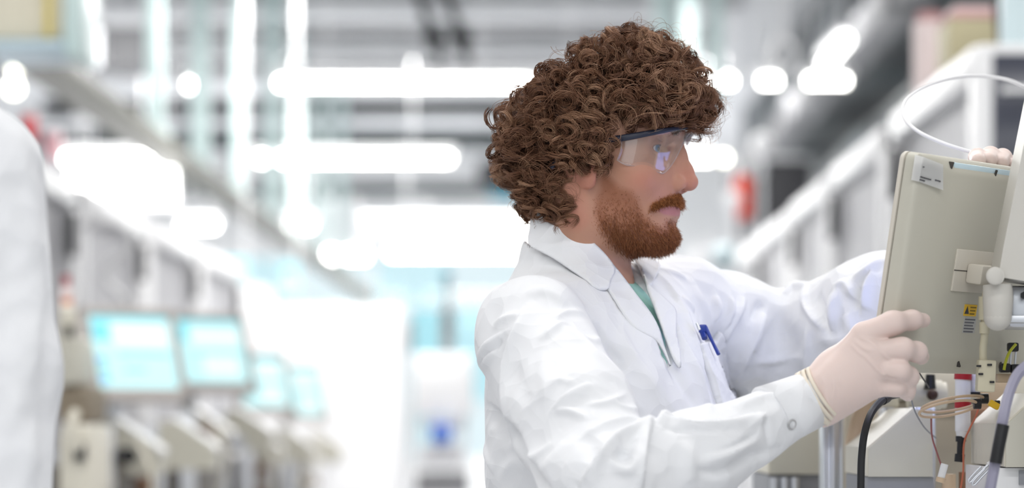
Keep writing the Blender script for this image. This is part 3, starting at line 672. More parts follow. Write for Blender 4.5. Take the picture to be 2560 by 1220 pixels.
def f_head(p, ears=True):
    q = p.copy(); q[:, 1] = np.abs(q[:, 1])          # the face is symmetric: model his left half
    d = ell(q, (-0.008, 0, 0.045), (0.092, 0.073, 0.074))
    d = smin(d, ell(q, (0.035, 0, 0.005), (0.056, 0.063, 0.085)), 0.02)        # face block
    d = smin(d, ell(q, (0.050, 0.0, 0.060), (0.044, 0.058, 0.045)), 0.02)      # forehead
    d = smin(d, cone(q, (0.082, 0.008, 0.046), (0.060, 0.046, 0.045), 0.009, 0.010), 0.010)   # brow
    d = smin(d, ell(q, (0.052, 0.048, -0.008), (0.017, 0.0145, 0.015)), 0.018)  # cheekbone
    d = smin(d, cone(q, (-0.008, 0.052, -0.052), (0.060, 0.024, -0.073), 0.017, 0.013), 0.022)  # jaw
    d = smin(d, cone(q, (-0.010, 0.053, -0.050), (-0.012, 0.060, 0.005), 0.016, 0.014), 0.02)
    d = smin(d, ell(q, (0.0725, 0, -0.0695), (0.0165, 0.020, 0.0142)), 0.018)      # chin
    d = smin(d, ell(q, (0.064, 0, -0.040), (0.026, 0.033, 0.030)), 0.016)      # muzzle
    # eye socket, lids
    d = ssub(d, ell(q, (0.086, 0.031, 0.0275), (0.020, 0.022, 0.0135)), 0.012)
    d = ssub(d, ell(q, (0.092, 0.017, 0.027), (0.012, 0.008, 0.016)), 0.010)
    lid = ell(q, EYE, (ER + 0.0018,) * 3)
    slit = ell(q, EYE + np.array([0.012, 0.000, -0.0005]), (0.011, 0.0140, 0.0044))
    lid = ssub(lid, slit, 0.0012)
    d = smin(d, lid, 0.004)
    d = smin(d, cone(q, (0.0755, 0.022, 0.0330), (0.066, 0.045, 0.0315), 0.0016, 0.0014), 0.004)   # lid crease fold
    # nose
    d = smin(d, chain(q, [(0.086, 0, 0.034), (0.0925, 0, 0.020), (0.0985, 0, 0.004), (0.1025, 0, -0.008)], [0.0065, 0.0068, 0.0074, 0.0088], 0.006), 0.009)
    d = smin(d, ell(q, (0.1015, 0, -0.0105), (0.0098, 0.0095, 0.0085)), 0.005)
    d = smin(d, cone(q, (0.080, 0.005, 0.018), (0.0885, 0.0075, -0.008), 0.0095, 0.0095), 0.008)
    d = smin(d, ell(q, (0.0885, 0.0135, -0.0120), (0.0125, 0.0066, 0.0092)), 0.004)   # wing
    d = ssub(d, cone(q, (0.0960, 0.0070, -0.0235), (0.0930, 0.0082, -0.0150), 0.0030, 0.0022), 0.002)
    d = ssub(d, chain(q, [(0.0800, 0.0225, -0.0200), (0.0755, 0.0235, -0.0120), (0.0800, 0.0235, -0.0030)], [0.0022, 0.0030, 0.0015], 0.002), 0.006)   # alar crease
    # lips
    zc = -0.0385
    up = chain(q, [(0.0845, 0.0, zc + 0.0040), (0.0825, 0.010, zc + 0.0048), (0.0690, 0.0245, zc - 0.0005)], [0.0058, 0.0054, 0.0024], 0.004)
    lo = chain(q, [(0.0830, 0.0, zc - 0.0058), (0.0805, 0.010, zc - 0.0056), (0.0690, 0.0235, zc - 0.0018)], [0.0066, 0.0060, 0.0022], 0.004)
    d = smin(d, up, 0.004); d = smin(d, lo, 0.004)
    sl = chain(q, [(0.0925, 0.0, zc - 0.0006), (0.0895, 0.010, zc), (0.0745, 0.0255, zc - 0.0012)], [0.0007, 0.0009, 0.0006], 0.001)
    d = ssub(d, sl, 0.0022)
    d = ssub(d, cone(q, (0.0935, 0, -0.0565), (0.086, 0.014, -0.0575), 0.004, 0.003), 0.010)   # under the lip
    # neck
    nk = cone(q, (-0.018, 0, -0.030), (-0.030, 0, -0.215), 0.0535, 0.060)
    nk = smin(nk, ell(q, (0.018, 0, -0.125), (0.018, 0.014, 0.02)), 0.02)
    nk = smin(nk, cone(q, (-0.025, 0.055, -0.03), (0.012, 0.016, -0.20), 0.012, 0.012), 0.02)
    d = smin(d, nk, 0.022)
    if ears:
        R = np.array(Matrix.Rotation(math.radians(-26), 3, 'Y') @ Matrix.Rotation(math.radians(16), 3, 'Z'))
        c = np.array([-0.0075, 0.0745, 0.010])
        e = ell(q, c, (0.0195, 0.0055, 0.031), R)
        e = smin(e, ell(q, (0.0030, 0.0715, -0.0125), (0.0085, 0.0042, 0.0080)), 0.006)   # lobe
        e = ssub(e, ell(q, c + np.array([0.004, 0.006, 0.002]), (0.0115, 0.0052, 0.021), R), 0.003)
        e = smin(e, ell(q, (0.0065, 0.0715, 0.0005), (0.0035, 0.004, 0.006)), 0.003)      # tragus
        d = smin(d, e, 0.004)
    return d

hv, hq = mesh_sdf(f_head, (-0.125, -0.10, -0.215), (0.125, 0.10, 0.15), 0.0014)
hn = vnormals(hv, hq)
head_w = h2w(hv)
hpx = proj(h2w(hv * np.array([1, 1, 1]) * np.where(hv[:, 1:2] > 0, np.array([[1, -1, 1]]), 1)))   # both halves seen as the near one
# skin colours: ginger roots under the beard, redder nose, lips and ear
BEARD_PX = [(1512, 430), (1532, 452), (1552, 470), (1580, 478), (1594, 500), (1606, 530), (1630, 560), (1662, 572), (1668, 552), (1690, 560), (1712, 590), (1712, 640),
            (1640, 660), (1580, 645), (1530, 610), (1500, 570), (1488, 540), (1492, 500), (1500, 470), (1498, 440)]
MOUST_PX = [(1622, 528), (1630, 510), (1650, 498), (1676, 488), (1700, 483), (1740, 486), (1738, 520), (1702, 514), (1680, 509), (1655, 515), (1640, 522)]
bw = np.maximum(soft_poly(hpx, BEARD_PX, 9), soft_poly(hpx, MOUST_PX, 5))
lipw = soft_poly(hpx, [(1638, 524), (1660, 516), (1700, 515), (1712, 520), (1708, 538), (1690, 541), (1660, 536)], 3) * (hv[:, 0] > 0.06)
nose = np.exp(-(((hv - np.array([0.10, 0, -0.008])) / 0.018) ** 2).sum(1))
cheek = np.exp(-(((hv - np.array([0.062, 0, -0.012])) / np.array([0.02, 1, 0.018])) ** 2).sum(1)) * (np.abs(hv[:, 1]) > 0.02)
ear = np.clip((np.abs(hv[:, 1]) - 0.068) / 0.008, 0, 1)
lidw = np.exp(-(((np.abs(hv * [0, 1, 0] + hv * [1, 0, 1]) - np.array([0.082, 0.032, 0.03])) / np.array([0.01, 0.02, 0.012])) ** 2).sum(1))
SK = np.array(srgb(188, 141, 118)); REDN = np.array(srgb(190, 120, 103)); BR = np.array(srgb(150, 92, 62)); LIP = np.array(srgb(184, 124, 122))
c = SK[None] * np.ones((len(hv), 1))
for w_, cc, a in ((nose, REDN, 0.75), (cheek, REDN, 0.5), (ear, REDN, 0.55), (lidw, np.array(srgb(186, 132, 116)), 0.6)):
    c = c * (1 - a * w_[:, None]) + cc * (a * w_[:, None])
c = c * (1 - 0.72 * bw[:, None]) + BR * 0.72 * bw[:, None]
c = c * (1 - lipw[:, None]) + LIP * lipw[:, None]
qa = hv.copy(); qa[:, 1] = np.abs(qa[:, 1])
sl_ = ell(qa, EYE + np.array([0.012, 0.000, -0.0005]), (0.011, 0.0140, 0.0044)); ey_ = ell(qa, EYE, (ER + 0.0018,) * 3)
lash = np.exp(-(sl_ / 0.0010) ** 2) * (np.abs(ey_) < 0.004) * np.where(hv[:, 2] > EYE[2] - 0.001, 1.0, 0.45)
c = c * (1 - 0.85 * lash[:, None]) + np.array(srgb(70, 42, 34)) * 0.85 * lash[:, None]
skin_cols = c

def attr_mat(name, attr, rough=0.5, spec=0.4, sss=0.0, trl=0.0, bump=0.0, bscale=400):
    m = bpy.data.materials.new(name); m.use_nodes = True; nt = m.node_tree; b = nt.nodes['Principled BSDF']
    a = nt.nodes.new('ShaderNodeVertexColor'); a.layer_name = attr
    nt.links.new(a.outputs['Color'], b.inputs['Base Color'])
    b.inputs['Roughness'].default_value = rough; b.inputs['Specular IOR Level'].default_value = spec
    if sss:
        b.inputs['Subsurface Weight'].default_value = sss; b.inputs['Subsurface Radius'].default_value = (0.005, 0.0025, 0.0015); b.inputs['Subsurface Scale'].default_value = 1.0
    if bump:
        tc = nt.nodes.new('ShaderNodeTexCoord'); n = nt.nodes.new('ShaderNodeTexNoise'); n.inputs['Scale'].default_value = bscale
        bp = nt.nodes.new('ShaderNodeBump'); bp.inputs['Strength'].default_value = bump; bp.inputs['Distance'].default_value = 0.0006
        nt.links.new(tc.outputs['Object'], n.inputs['Vector']); nt.links.new(n.outputs['Fac'], bp.inputs['Height']); nt.links.new(bp.outputs['Normal'], b.inputs['Normal'])
    if trl:
        t = nt.nodes.new('ShaderNodeBsdfTranslucent'); mx = nt.nodes.new('ShaderNodeMixShader'); mx.inputs[0].default_value = trl
        nt.links.new(a.outputs['Color'], t.inputs['Color'])
        out = nt.nodes['Material Output']
        nt.links.new(b.outputs[0], mx.inputs[1]); nt.links.new(t.outputs[0], mx.inputs[2]); nt.links.new(mx.outputs[0], out.inputs['Surface'])
    return m

man = empty('person', (HC[0] - 0.02, HC[1], 0.0), 'curly-haired bearded man in white lab coat and safety glasses holding the beige monitor', 'person')
SKIN = attr_mat('skin', 'tone', 0.48, 0.35, sss=0.12, bump=0.25)
# eyes: white, iris and pupil rings, set in the lids
def eye(sgn):
    c = EYE * np.array([1, sgn, 1])
    gaze = np.array([0.955, -0.30, -0.05]); gaze = gaze / np.linalg.norm(gaze)
    m = bmesh.new(); bmesh.ops.create_uvsphere(m, u_segments=32, v_segments=24, radius=ER)
    me = bpy.data.meshes.new('eyeball')
    q = Vector(HR @ gaze).to_track_quat('Z', 'Y')
    bmesh.ops.transform(m, matrix=Matrix.Translation(Vector(h2w(c))) @ q.to_matrix().to_4x4(), verts=m.verts); m.to_mesh(me); m.free()
    co = np.empty(len(me.vertices) * 3); me.vertices.foreach_get('co', co); co = co.reshape(-1, 3)
    a = (co - h2w(c)) @ (HR @ gaze) / ER
    col = np.tile(np.array(srgb(215, 205, 200)), (len(co), 1)); col[a > 0.87] = srgb(86, 112, 140); col[a > 0.975] = srgb(15, 15, 18)
    colattr(me, 'tone', col)
    o = link('eyeball', me, EYEM, man); return o
EYEM = attr_mat('eye', 'tone', 0.12, 0.6)
eye(1); eye(-1)
# ---------------------------------------------------------------- safety glasses (wrap lens, blue-grey brow bar, temples)
gl = empty('safety_glasses', tuple(h2w((0.09, 0, 0.03))), 'clear wraparound safety glasses with dark blue brow bar worn by the bearded man', 'glasses')
GP = math.radians(-6)      # the front rides up a little
def g2w(p):
    p = np.asarray(p, float); q = p - np.array([0.0, 0, 0.030])
    R = np.array([[math.cos(GP), 0, math.sin(GP)], [0, 1, 0], [-math.sin(GP), 0, math.cos(GP)]])
    return h2w(q @ R.T + np.array([0.0, 0, 0.030]))
def gx(y):       # wrap of the front
    t = abs(y) / 0.072
    return 0.1065 - 0.045 * t ** 2 - 0.021 * t ** 8
LENS_M = bpy.data.materials.new('clear_lens'); LENS_M.use_nodes = True
thin_glass(LENS_M, None, (0.995, 0.997, 1.0), fac=0.11)
FRAME_M = mat('navy_frame', srgb(38, 43, 62), rough=0.35)
EDGE_M = thin_glass(bpy.data.materials.new('lens_rim'), 1.45, (0.80, 0.78, 0.80), 0.15) if False else mat('lens_rim', (0.62, 0.55, 0.55), rough=0.15, alpha=0.3)
def lens(s):
    # outline in (arc y, z): top straight, bottom sweeping down to the cheek and up to the nose
    ys = np.linspace(0.007, 0.0715, 36); n = 12; bm = bmesh.new(); rows = []; rim = []
    for off in (0.0, 0.0016):
        g = []
        for y in ys:
            t = (y - 0.007) / 0.0645
            top = 0.0372 - 0.0088 * t ** 2
            u = np.clip(t / 0.58, 0, 1); v = np.clip((t - 0.50) / 0.50, 0, 1)
            bot = top - 0.009 - 0.038 * np.sin(u * math.pi / 2) ** 1.25 + 0.0200 * v ** 1.2
            if t > 0.93: bot += 0.005 * ((t - 0.93) / 0.07) ** 2
            x = gx(y)
            col = []
            for k in range(n + 1):
                z = bot + (top - bot) * k / n
                nx, ny = 1.0, min(3.0, abs((0.09 * (y / 0.072) + 0.168 * (y / 0.072) ** 7) / 0.072)); l = math.hypot(nx, ny)
                bulge = 0.0025 * (1 - ((k / n - 0.55) / 0.55) ** 2)
                col.append(bm.verts.new(Vector(g2w((x - off * nx / l + bulge - 0.003 + 0.27 * (z - top), s * (y - off * ny / l), z)))))
            g.append(col)
        rows.append(g)
    for a, fl in ((0, False), (1, True)):
        for i in range(len(ys) - 1):
            for k in range(n):
                q = (rows[a][i][k], rows[a][i + 1][k], rows[a][i + 1][k + 1], rows[a][i][k + 1]); bm.faces.new(q[::-1] if fl else q)
    loop = [(i, 0) for i in range(len(ys))] + [(len(ys) - 1, k) for k in range(1, n + 1)] + [(i, n) for i in range(len(ys) - 2, -1, -1)] + [(0, k) for k in range(n - 1, 0, -1)]
    for j in range(len(loop)):
        i0, k0 = loop[j - 1]; i1, k1 = loop[j]
        bm.faces.new((rows[0][i0][k0], rows[0][i1][k1], rows[1][i1][k1], rows[1][i0][k0]))
    rim = [Vector((rows[0][i][k].co + rows[1][i][k].co) / 2) for i, k in loop]
    bmesh.ops.recalc_face_normals(bm, faces=bm.faces)
    me = bpy.data.meshes.new('lens'); bm.to_mesh(me); bm.free()
    o = link('lens', me, LENS_M, gl)
    MB().tube(rim, 0.0008, n=6, sub=1, closed=True).build('lens_rim', EDGE_M, o)
lens(1); lens(-1)
# brow bar follows the top of both lenses, thicker at the hinge
pts = []; 
for y in np.linspace(-0.0735, 0.0735, 31):
    t = (abs(y) - 0.007) / 0.0645; pts.append((y, gx(y) + 0.0005, 0.0382 - 0.0088 * max(0, t) ** 2))
bar = bmesh.new(); rings = []
for y, x, z in pts:
    a = abs(y) / 0.0735; hh = 0.0019 + 0.0017 * max(0, (a - 0.45) / 0.55) ** 0.8; tt = 0.0024
    rings.append([bar.verts.new(Vector(g2w((x + dx * tt, y * (1 + dx * 0.02), z + dz * hh)))) for dx, dz in ((-1, -1), (0.7, -1), (1, -0.4), (1, 0.6), (0.5, 1), (-1, 1))])
for i in range(len(rings) - 1):
    for k in range(6): bar.faces.new((rings[i][k], rings[i][(k + 1) % 6], rings[i + 1][(k + 1) % 6], rings[i + 1][k]))
bar.faces.new(rings[0][::-1]); bar.faces.new(rings[-1]); bmesh.ops.recalc_face_normals(bar, faces=bar.faces)
me = bpy.data.meshes.new('brow_bar'); bar.to_mesh(me); bar.free(); link('brow_bar', me, FRAME_M, gl)
for s in (1, -1):
    MB().tube([Vector(g2w(p)) for p in ((gx(0.0735) + 0.001, s * 0.0735, 0.0292), (0.025, s * 0.0775, 0.0290), (0.005, s * 0.078, 0.029), (-0.022, s * 0.078, 0.025), (-0.04, s * 0.077, 0.006))], [0.0036, 0.0032, 0.0026, 0.0026, 0.003], n=8).build('temple', FRAME_M, gl)
    MB().ball(g2w((gx(0.073), s * 0.0742, 0.0292)), 0.0036, 10).build('hinge', FRAME_M, gl)
MB().tube([Vector(g2w(p)) for p in ((gx(0.01) - 0.008, 0.008, 0.0235), (gx(0) - 0.003, 0, 0.029), (gx(0.01) - 0.008, -0.008, 0.0235))], 0.0016, n=8).build('nose_bridge', EDGE_M, gl)
# ---------------------------------------------------------------- hair: curls as bundles of strands
def strands_mesh(name, P3, rad, cols):
    """P3: (n, m, 3) strand points, rad: (n, m), cols: (n, 3) -> three-sided tubes"""
    n, m, _ = P3.shape
    T = np.gradient(P3, axis=1); T /= np.linalg.norm(T, axis=2, keepdims=True) + 1e-12
    ref = np.where(np.abs(T[..., 2:3]) > 0.8, np.array([1.0, 0, 0]), np.array([0, 0, 1.0]))
    U = np.cross(T, ref); U /= np.linalg.norm(U, axis=2, keepdims=True) + 1e-12
    W = np.cross(T, U)
    ang = np.array([0, 2 * math.pi / 3, 4 * math.pi / 3])
    V = P3[:, :, None, :] + rad[:, :, None, None] * (U[:, :, None, :] * np.cos(ang)[None, None, :, None] + W[:, :, None, :] * np.sin(ang)[None, None, :, None])
    idx = np.arange(n * m * 3).reshape(n, m, 3)
    q = []
    for k in range(3):
        k2 = (k + 1) % 3
        q.append(np.stack([idx[:, :-1, k], idx[:, :-1, k2], idx[:, 1:, k2], idx[:, 1:, k]], -1).reshape(-1, 4))
    return V.reshape(-1, 3), np.concatenate(q), np.repeat(cols, m * 3, axis=0)

HAIR_PX = [(1790, 345), (1804, 300), (1800, 250), (1768, 205), (1752, 160), (1716, 128), (1672, 88), (1600, 58), (1540, 72), (1480, 92), (1436, 122), (1384, 146),
           (1350, 178), (1312, 226), (1262, 250), (1236, 290), (1242, 340), (1230, 400), (1244, 452), (1292, 482), (1290, 520), (1318, 556), (1345, 535), (1420, 562), (1450, 580), (1470, 556), (1464, 520), (1440, 478),
           (1410, 440), (1470, 424), (1500, 432), (1528, 400), (1540, 350), (1553, 330), (1640, 312), (1700, 302), (1738, 342)]
def f_hair(p):
    """outer envelope of the hair, in the head frame"""
    q = p.copy(); q[:, 1] = np.abs(q[:, 1])
    d = ell(q, (-0.016, 0, 0.066), (0.118, 0.104, 0.110))
    d = smin(d, ell(q, (0.045, 0, 0.098), (0.074, 0.088, 0.062)), 0.03)
    d = smin(d, ell(q, (0.094, 0, 0.072), (0.040, 0.070, 0.032)), 0.02)
    d = smin(d, ell(q, (-0.072, 0, 0.050), (0.056, 0.085, 0.074)), 0.03)
    d = smin(d, ell(q, (-0.050, 0, -0.020), (0.042, 0.068, 0.060)), 0.03)
    d = smin(d, ell(q, (-0.030, 0.045, -0.050), (0.036, 0.036, 0.034)), 0.02)
    d = smin(d, ell(q, (0.012, 0.072, 0.034), (0.034, 0.026, 0.040)), 0.02)
    return d
HCM = attr_mat('hair', 'tone', 0.42, 0.30, trl=0.22)
def hair_points(n, depth_lo, depth_hi, inset=8, box=None):
    out = []; cnt = 0
    while cnt < n:
        p = RNG.uniform(*(box or ((-0.14, -0.125, -0.075), (0.145, 0.125, 0.185))), (40000, 3)).astype(np.float32)
        d = f_hair(p); s = f_head(p, False)
        px = proj(h2w(p * np.where(p[:, 1:2] > 0, np.array([[1, -1, 1]]), 1)))
        keep = (d > -depth_hi) & (d < -depth_lo) & (s > 0.002)
        keep &= soft_poly(px, HAIR_PX, 10) > 0.5 + 0.5 * inset / 10
        p = p[keep]; out.append(p); cnt += len(p)
    return np.concatenate(out)[:n]

def curl_batch(n, per, segs, depth, R, L, turns, spread, rad, shade, ring=0.5, box=None):
    c = hair_points(n, *depth, inset=(9 if rad > 0.0003 else 2) if box is None else 5, box=box)
    _, g = sdf_grad(f_hair, c, 0.003)                    # outward
    down = np.array([-0.15, 0, -1.0]); t = down - (g @ down)[:, None] * g
    t = t + RNG.normal(0, 0.45, (n, 3)); t -= (t * g).sum(1, keepdims=True) * g
    t /= np.linalg.norm(t, axis=1, keepdims=True) + 1e-9
    # axis of the coil: some point outwards so that the ring shows, the others hang along the surface
    mixf = RNG.uniform(0, 1, (n, 1)) < ring
    ax = np.where(mixf, g + 0.55 * t + RNG.normal(0, 0.35, (n, 3)), t + 0.35 * g + RNG.normal(0, 0.25, (n, 3)))
    ax /= np.linalg.norm(ax, axis=1, keepdims=True)
    u = np.cross(ax, RNG.normal(0, 1, (n, 3))); u /= np.linalg.norm(u, axis=1, keepdims=True); w = np.cross(ax, u)
    r0 = RNG.uniform(*R, (n, 1)); ln = RNG.uniform(*L, (n, 1)) * np.where(mixf, 0.55, 1.0); tr = RNG.uniform(*turns, (n, 1)); ph = RNG.uniform(0, 6.28, (n, 1))
    hand = RNG.choice([-1, 1], (n, 1))
    s = np.linspace(0, 1, segs)[None, :]
    # per strand variation
    def ex(a): return np.repeat(a, per, axis=0)
    k = n * per
    rs = ex(r0) * (1 + RNG.normal(0, spread, (k, 1))); ls = ex(ln) * (1 + RNG.normal(0, 0.06, (k, 1)))
    phs = ex(ph) + RNG.normal(0, 0.22, (k, 1)); trs = ex(tr) * (1 + RNG.normal(0, 0.04, (k, 1)))
    off = RNG.normal(0, 0.0011, (k, 3))
    a = phs + ex(hand) * trs * 2 * math.pi * s
    prof = rs * (0.55 + 0.45 * np.sin(np.clip(s * 1.25 + 0.12, 0, 1) * math.pi) ** 0.6 + 0.18 * (s - 0.5))
    pt = ex(c)[:, None, :] + off[:, None, :] + ex(ax)[:, None, :] * ((s - 0.5) * ls)[..., None] + ex(u)[:, None, :] * (prof * np.cos(a))[..., None] + ex(w)[:, None, :] * (prof * np.sin(a))[..., None]
    fr = 0.0006 * np.sin(s * RNG.uniform(10, 26, (k, 1)) + RNG.uniform(0, 6, (k, 1)))
    pt = pt + fr[..., None] * ex(u)[:, None, :]
    # nothing sinks into the skull or the face
    flat = pt.reshape(-1, 3).astype(np.float32)
    dd, gg = sdf_grad(lambda q: f_head(q, False), flat, 0.003)
    push = np.clip(0.0025 - dd, 0, 0.02); flat = flat + gg * push[:, None]
    pt = flat.reshape(pt.shape)
    rr = rad * (1.0 - 0.75 * s ** 3) * np.ones((k, 1)) * RNG.uniform(0.8, 1.2, (k, 1))
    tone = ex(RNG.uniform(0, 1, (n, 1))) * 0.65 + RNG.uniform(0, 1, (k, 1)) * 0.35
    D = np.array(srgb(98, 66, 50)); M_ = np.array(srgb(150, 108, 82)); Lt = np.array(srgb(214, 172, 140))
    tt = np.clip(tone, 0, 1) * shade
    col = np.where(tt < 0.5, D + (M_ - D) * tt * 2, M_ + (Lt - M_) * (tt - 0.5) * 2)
    return pt, rr, col
sets = []
sets.append(curl_batch(300, 8, 18, (0.012, 0.060), (0.008, 0.012), (0.030, 0.050), (1.2, 2.0), 0.16, 0.00055, 0.50, 0.3))  # inner curls coloured darker, as the shade between curls
sets.append(curl_batch(340, 20, 20, (0.002, 0.024), (0.0085, 0.0145), (0.018, 0.038), (0.9, 1.5), 0.10, 0.00034, 1.0, 0.6))
sets.append(curl_batch(180, 14, 20, (0.000, 0.014), (0.0060, 0.0100), (0.018, 0.034), (1.0, 1.8), 0.13, 0.00030, 1.05, 0.5))
sets.append(curl_batch(340, 3, 20, (-0.010, 0.008), (0.007, 0.018), (0.020, 0.050), (0.6, 1.3), 0.25, 0.00015, 1.05, 0.4))
for sd in (-1, 1):      # nape and over the ears
    yb = (-0.11, -0.02) if sd < 0 else (0.02, 0.11)
    sets.append(curl_batch(60 if sd < 0 else 30, 16, 20, (0.0, 0.030), (0.006, 0.0105), (0.018, 0.034), (1.0, 1.7), 0.11, 0.00034, 0.85, 0.6, ((-0.085, yb[0], -0.085), (0.002, yb[1], -0.004))))
    yb = (-0.11, -0.060) if sd < 0 else (0.060, 0.11)
    sets.append(curl_batch(44 if sd < 0 else 20, 16, 20, (-0.002, 0.020), (0.006, 0.0105), (0.018, 0.034), (1.0, 1.7), 0.11, 0.00034, 0.9, 0.6, ((-0.045, yb[0], 0.000), (0.034, yb[1], 0.040))))
    sets.append(curl_batch(26 if sd < 0 else 12, 16, 20, (-0.002, 0.030), (0.006, 0.0100), (0.016, 0.030), (1.0, 1.6), 0.11, 0.00034, 0.9, 0.6, ((0.020, -0.085 if sd < 0 else 0.03, 0.040), (0.085, -0.03 if sd < 0 else 0.085, 0.078))))
vs, qs, cs_, base = [], [], [], 0
for i_, (pt, rr, col) in enumerate(sets):
    v_, q_, c_ = strands_mesh('s', h2w(pt), rr, col)
    vs.append(v_); qs.append(q_ + base); cs_.append(c_); base += len(v_)
# dense under-hair that hides the scalp
def f_cap(p):
    d = np.maximum(f_head(p, False) - 0.010, f_hair(p) + 0.020)
    d = np.maximum(d, p[:, 0] - 0.066)
    cut = np.minimum(0.060 - p[:, 2], p[:, 0] - 0.022); d = np.maximum(d, cut)
    cut = np.minimum(0.006 - p[:, 2], p[:, 0] + 0.036); d = np.maximum(d, cut)
    d = np.maximum(d, -0.070 - p[:, 2])
    return d
cv, cq = mesh_sdf(f_cap, (-0.14, -0.12, -0.08), (0.11, 0.12, 0.16), 0.005)
cv = cv + vnormals(cv, cq) * RNG.normal(0, 0.0015, (len(cv), 1))
vs.append(h2w(cv)); qs.append(cq + base); cs_.append(np.tile(np.array(srgb(70, 44, 32)), (len(cv), 1)))
me = mesh_np('hair', np.concatenate(vs), np.concatenate(qs)); colattr(me, 'tone', np.concatenate(cs_))
hair = tag(link('hair', me, HCM, man), 'thick curly brown hair', kind='stuff')
# ---------------------------------------------------------------- beard, moustache, eyebrows
def shorthair(name, wgt, n, length, dirf, rad, cols, segs=5, curl=0.25, label=None):
    pr = np.clip(wgt, 0, 1) ** 1.3; a = RNG.choice(len(hv), n, p=pr / pr.sum())
    root = hv[a] + RNG.normal(0, 0.0008, (n, 3)); nr = hn[a]
    d = dirf(root, nr) + RNG.normal(0, curl, (n, 3)); d /= np.linalg.norm(d, axis=1, keepdims=True)
    up = (d * nr).sum(1, keepdims=True); d = np.where(up < 0.12, d + nr * (0.12 - up), d)
    L = length(root) * RNG.uniform(0.6, 1.2, (n, 1)) * (0.45 + 0.55 * pr[a][:, None])
    bend = RNG.normal(0, 0.5, (n, 3)) + np.array([0, 0, -0.35]); s = np.linspace(0, 1, segs)[None, :, None]
    pt = root[:, None, :] - nr[:, None, :] * 0.0005 + d[:, None, :] * (L[:, None, :] * s) + bend[:, None, :] * (L[:, None, :] * 0.35 * s * s)
    rr = rad * (1 - 0.7 * s[..., 0] ** 2) * np.ones((n, 1))
    t = RNG.uniform(0, 1, (n, 1)); A, B = np.array(srgb(*cols[0])), np.array(srgb(*cols[1]))
    v_, q_, c_ = strands_mesh(name, h2w(pt), rr, A + (B - A) * t)
    m_ = mesh_np(name, v_, q_); colattr(m_, 'tone', c_)
    return tag(link(name, m_, HCM, man), label, kind='stuff')
bd = soft_poly(hpx, BEARD_PX, 17); 
patch = np.clip(0.16 + 0.9 * ((hpx[:, 1] - 470) / 120), 0.10, 1.0)      # thin on the cheek, full on the jaw and chin
bd = bd * patch * (hv[:, 2] < 0.02)
mo = soft_poly(hpx, MOUST_PX, 4) * (hv[:, 0] > 0.05) * (1 - np.exp(-((hv[:, 1] / 0.0022) ** 2)) * 0.5)
shorthair('beard', bd, 12000, lambda r: 0.0034 + 0.0030 * np.clip((-r[:, 2:3] - 0.03) / 0.05, 0, 1), lambda r, n: n * 0.75 + np.array([0.18, 0, -0.75]), 0.00019, ((128, 76, 50), (206, 142, 98)), label='short ginger full beard')
shorthair('moustache', mo, 3000, lambda r: 0.0068 + 0 * r[:, :1], lambda r, n: n * 0.62 + np.stack([0 * r[:, 0] + 0.1, np.sign(r[:, 1]) * 0.55, 0 * r[:, 0] - 0.75], 1), 0.00020, ((140, 86, 52), (216, 150, 98)), curl=0.2, label='ginger moustache')
bp = np.stack([np.abs(hv[:, 1]), hv[:, 2]], 1)
bx = np.clip((bp[:, 0] - 0.010) / 0.036, 0, 1)
ew = np.exp(-(((bp[:, 1] - (0.0445 + 0.004 * np.sin(bx * 3.0))) / 0.0032) ** 2)) * (bp[:, 0] > 0.010) * (bp[:, 0] < 0.047) * (hv[:, 0] > 0.045)
shorthair('eyebrows', ew, 900, lambda r: 0.0075 + 0 * r[:, :1], lambda r, n: n * 0.45 + np.stack([-0.3 + 0 * r[:, 0], np.sign(r[:, 1]) * 0.8, 0.15 + 0 * r[:, 0]], 1), 0.0002, ((92, 60, 44), (136, 92, 66)), curl=0.15, label='brown eyebrows')
# ---------------------------------------------------------------- the man: lab coat
from mathutils.geometry import delaunay_2d_cdt
TS = np.array([0.477, 0.879, 0.0]); TF = np.array([0.879, -0.477, 0.0])   # torso: towards his left, forwards
TC = np.array([0.088, 2.735, 0.0])
TR = np.stack([TF, TS, np.array([0, 0, 1.0])], 1)                          # columns forward, left, up
def tz(z, f=0.0, s=0.0): return TC + TF * f + TS * s + np.array([0, 0, z])
SHN, ELN, WRN = P(1334, 846, 2.575), P(1514, 1222, 2.39), P(2030, 1000, 2.500)
SHF, ELF, WRF = P(1705, 772, 2.90), P(1965, 880, 3.01), P(2430, 660, 2.735)
NKB = h2w((-0.034, 0, -0.150))
def f_torso(p):
    d = ell(p, tz(1.270), (0.128, 0.180, 0.180), TR)
    d = smin(d, ell(p, tz(0.98, 0.015), (0.140, 0.185, 0.36), TR), 0.06)
    tr = chain(p, [SHN + np.array([0, 0, 0.004]), NKB + np.array([-0.005, 0, -0.035]), SHF + np.array([-0.01, 0, 0.0])], [0.060, 0.080, 0.062], 0.03)
    return smin(d, tr, 0.05)
def f_sleeves(p):
    a = chain(p, [SHN, SHN * 0.45 + ELN * 0.55, ELN], [0.0625, 0.0625, 0.0600], 0.02)
    b = chain(p, [ELN, ELN * 0.55 + WRN * 0.45 + np.array([0, 0, -0.008]), WRN], [0.0600, 0.044, 0.0285], 0.02)
    near = smin(a, b, 0.012)
    a2 = chain(p, [SHF, SHF * 0.5 + ELF * 0.5, ELF], [0.060, 0.064, 0.068], 0.02)
    b2 = chain(p, [ELF, ELF * 0.5 + WRF * 0.5, WRF], [0.070, 0.062, 0.042], 0.02)
    far = smin(a2, b2, 0.02)
    far = smin(far, cone(p, ELF + np.array([-0.01, 0, -0.045]), ELF * 0.45 + WRF * 0.55 + np.array([0, 0, -0.05]), 0.05, 0.045), 0.03)
    return near, far
FUN = (h2w((-0.0320, 0, -0.100)), h2w((-0.036, 0, -0.165)))
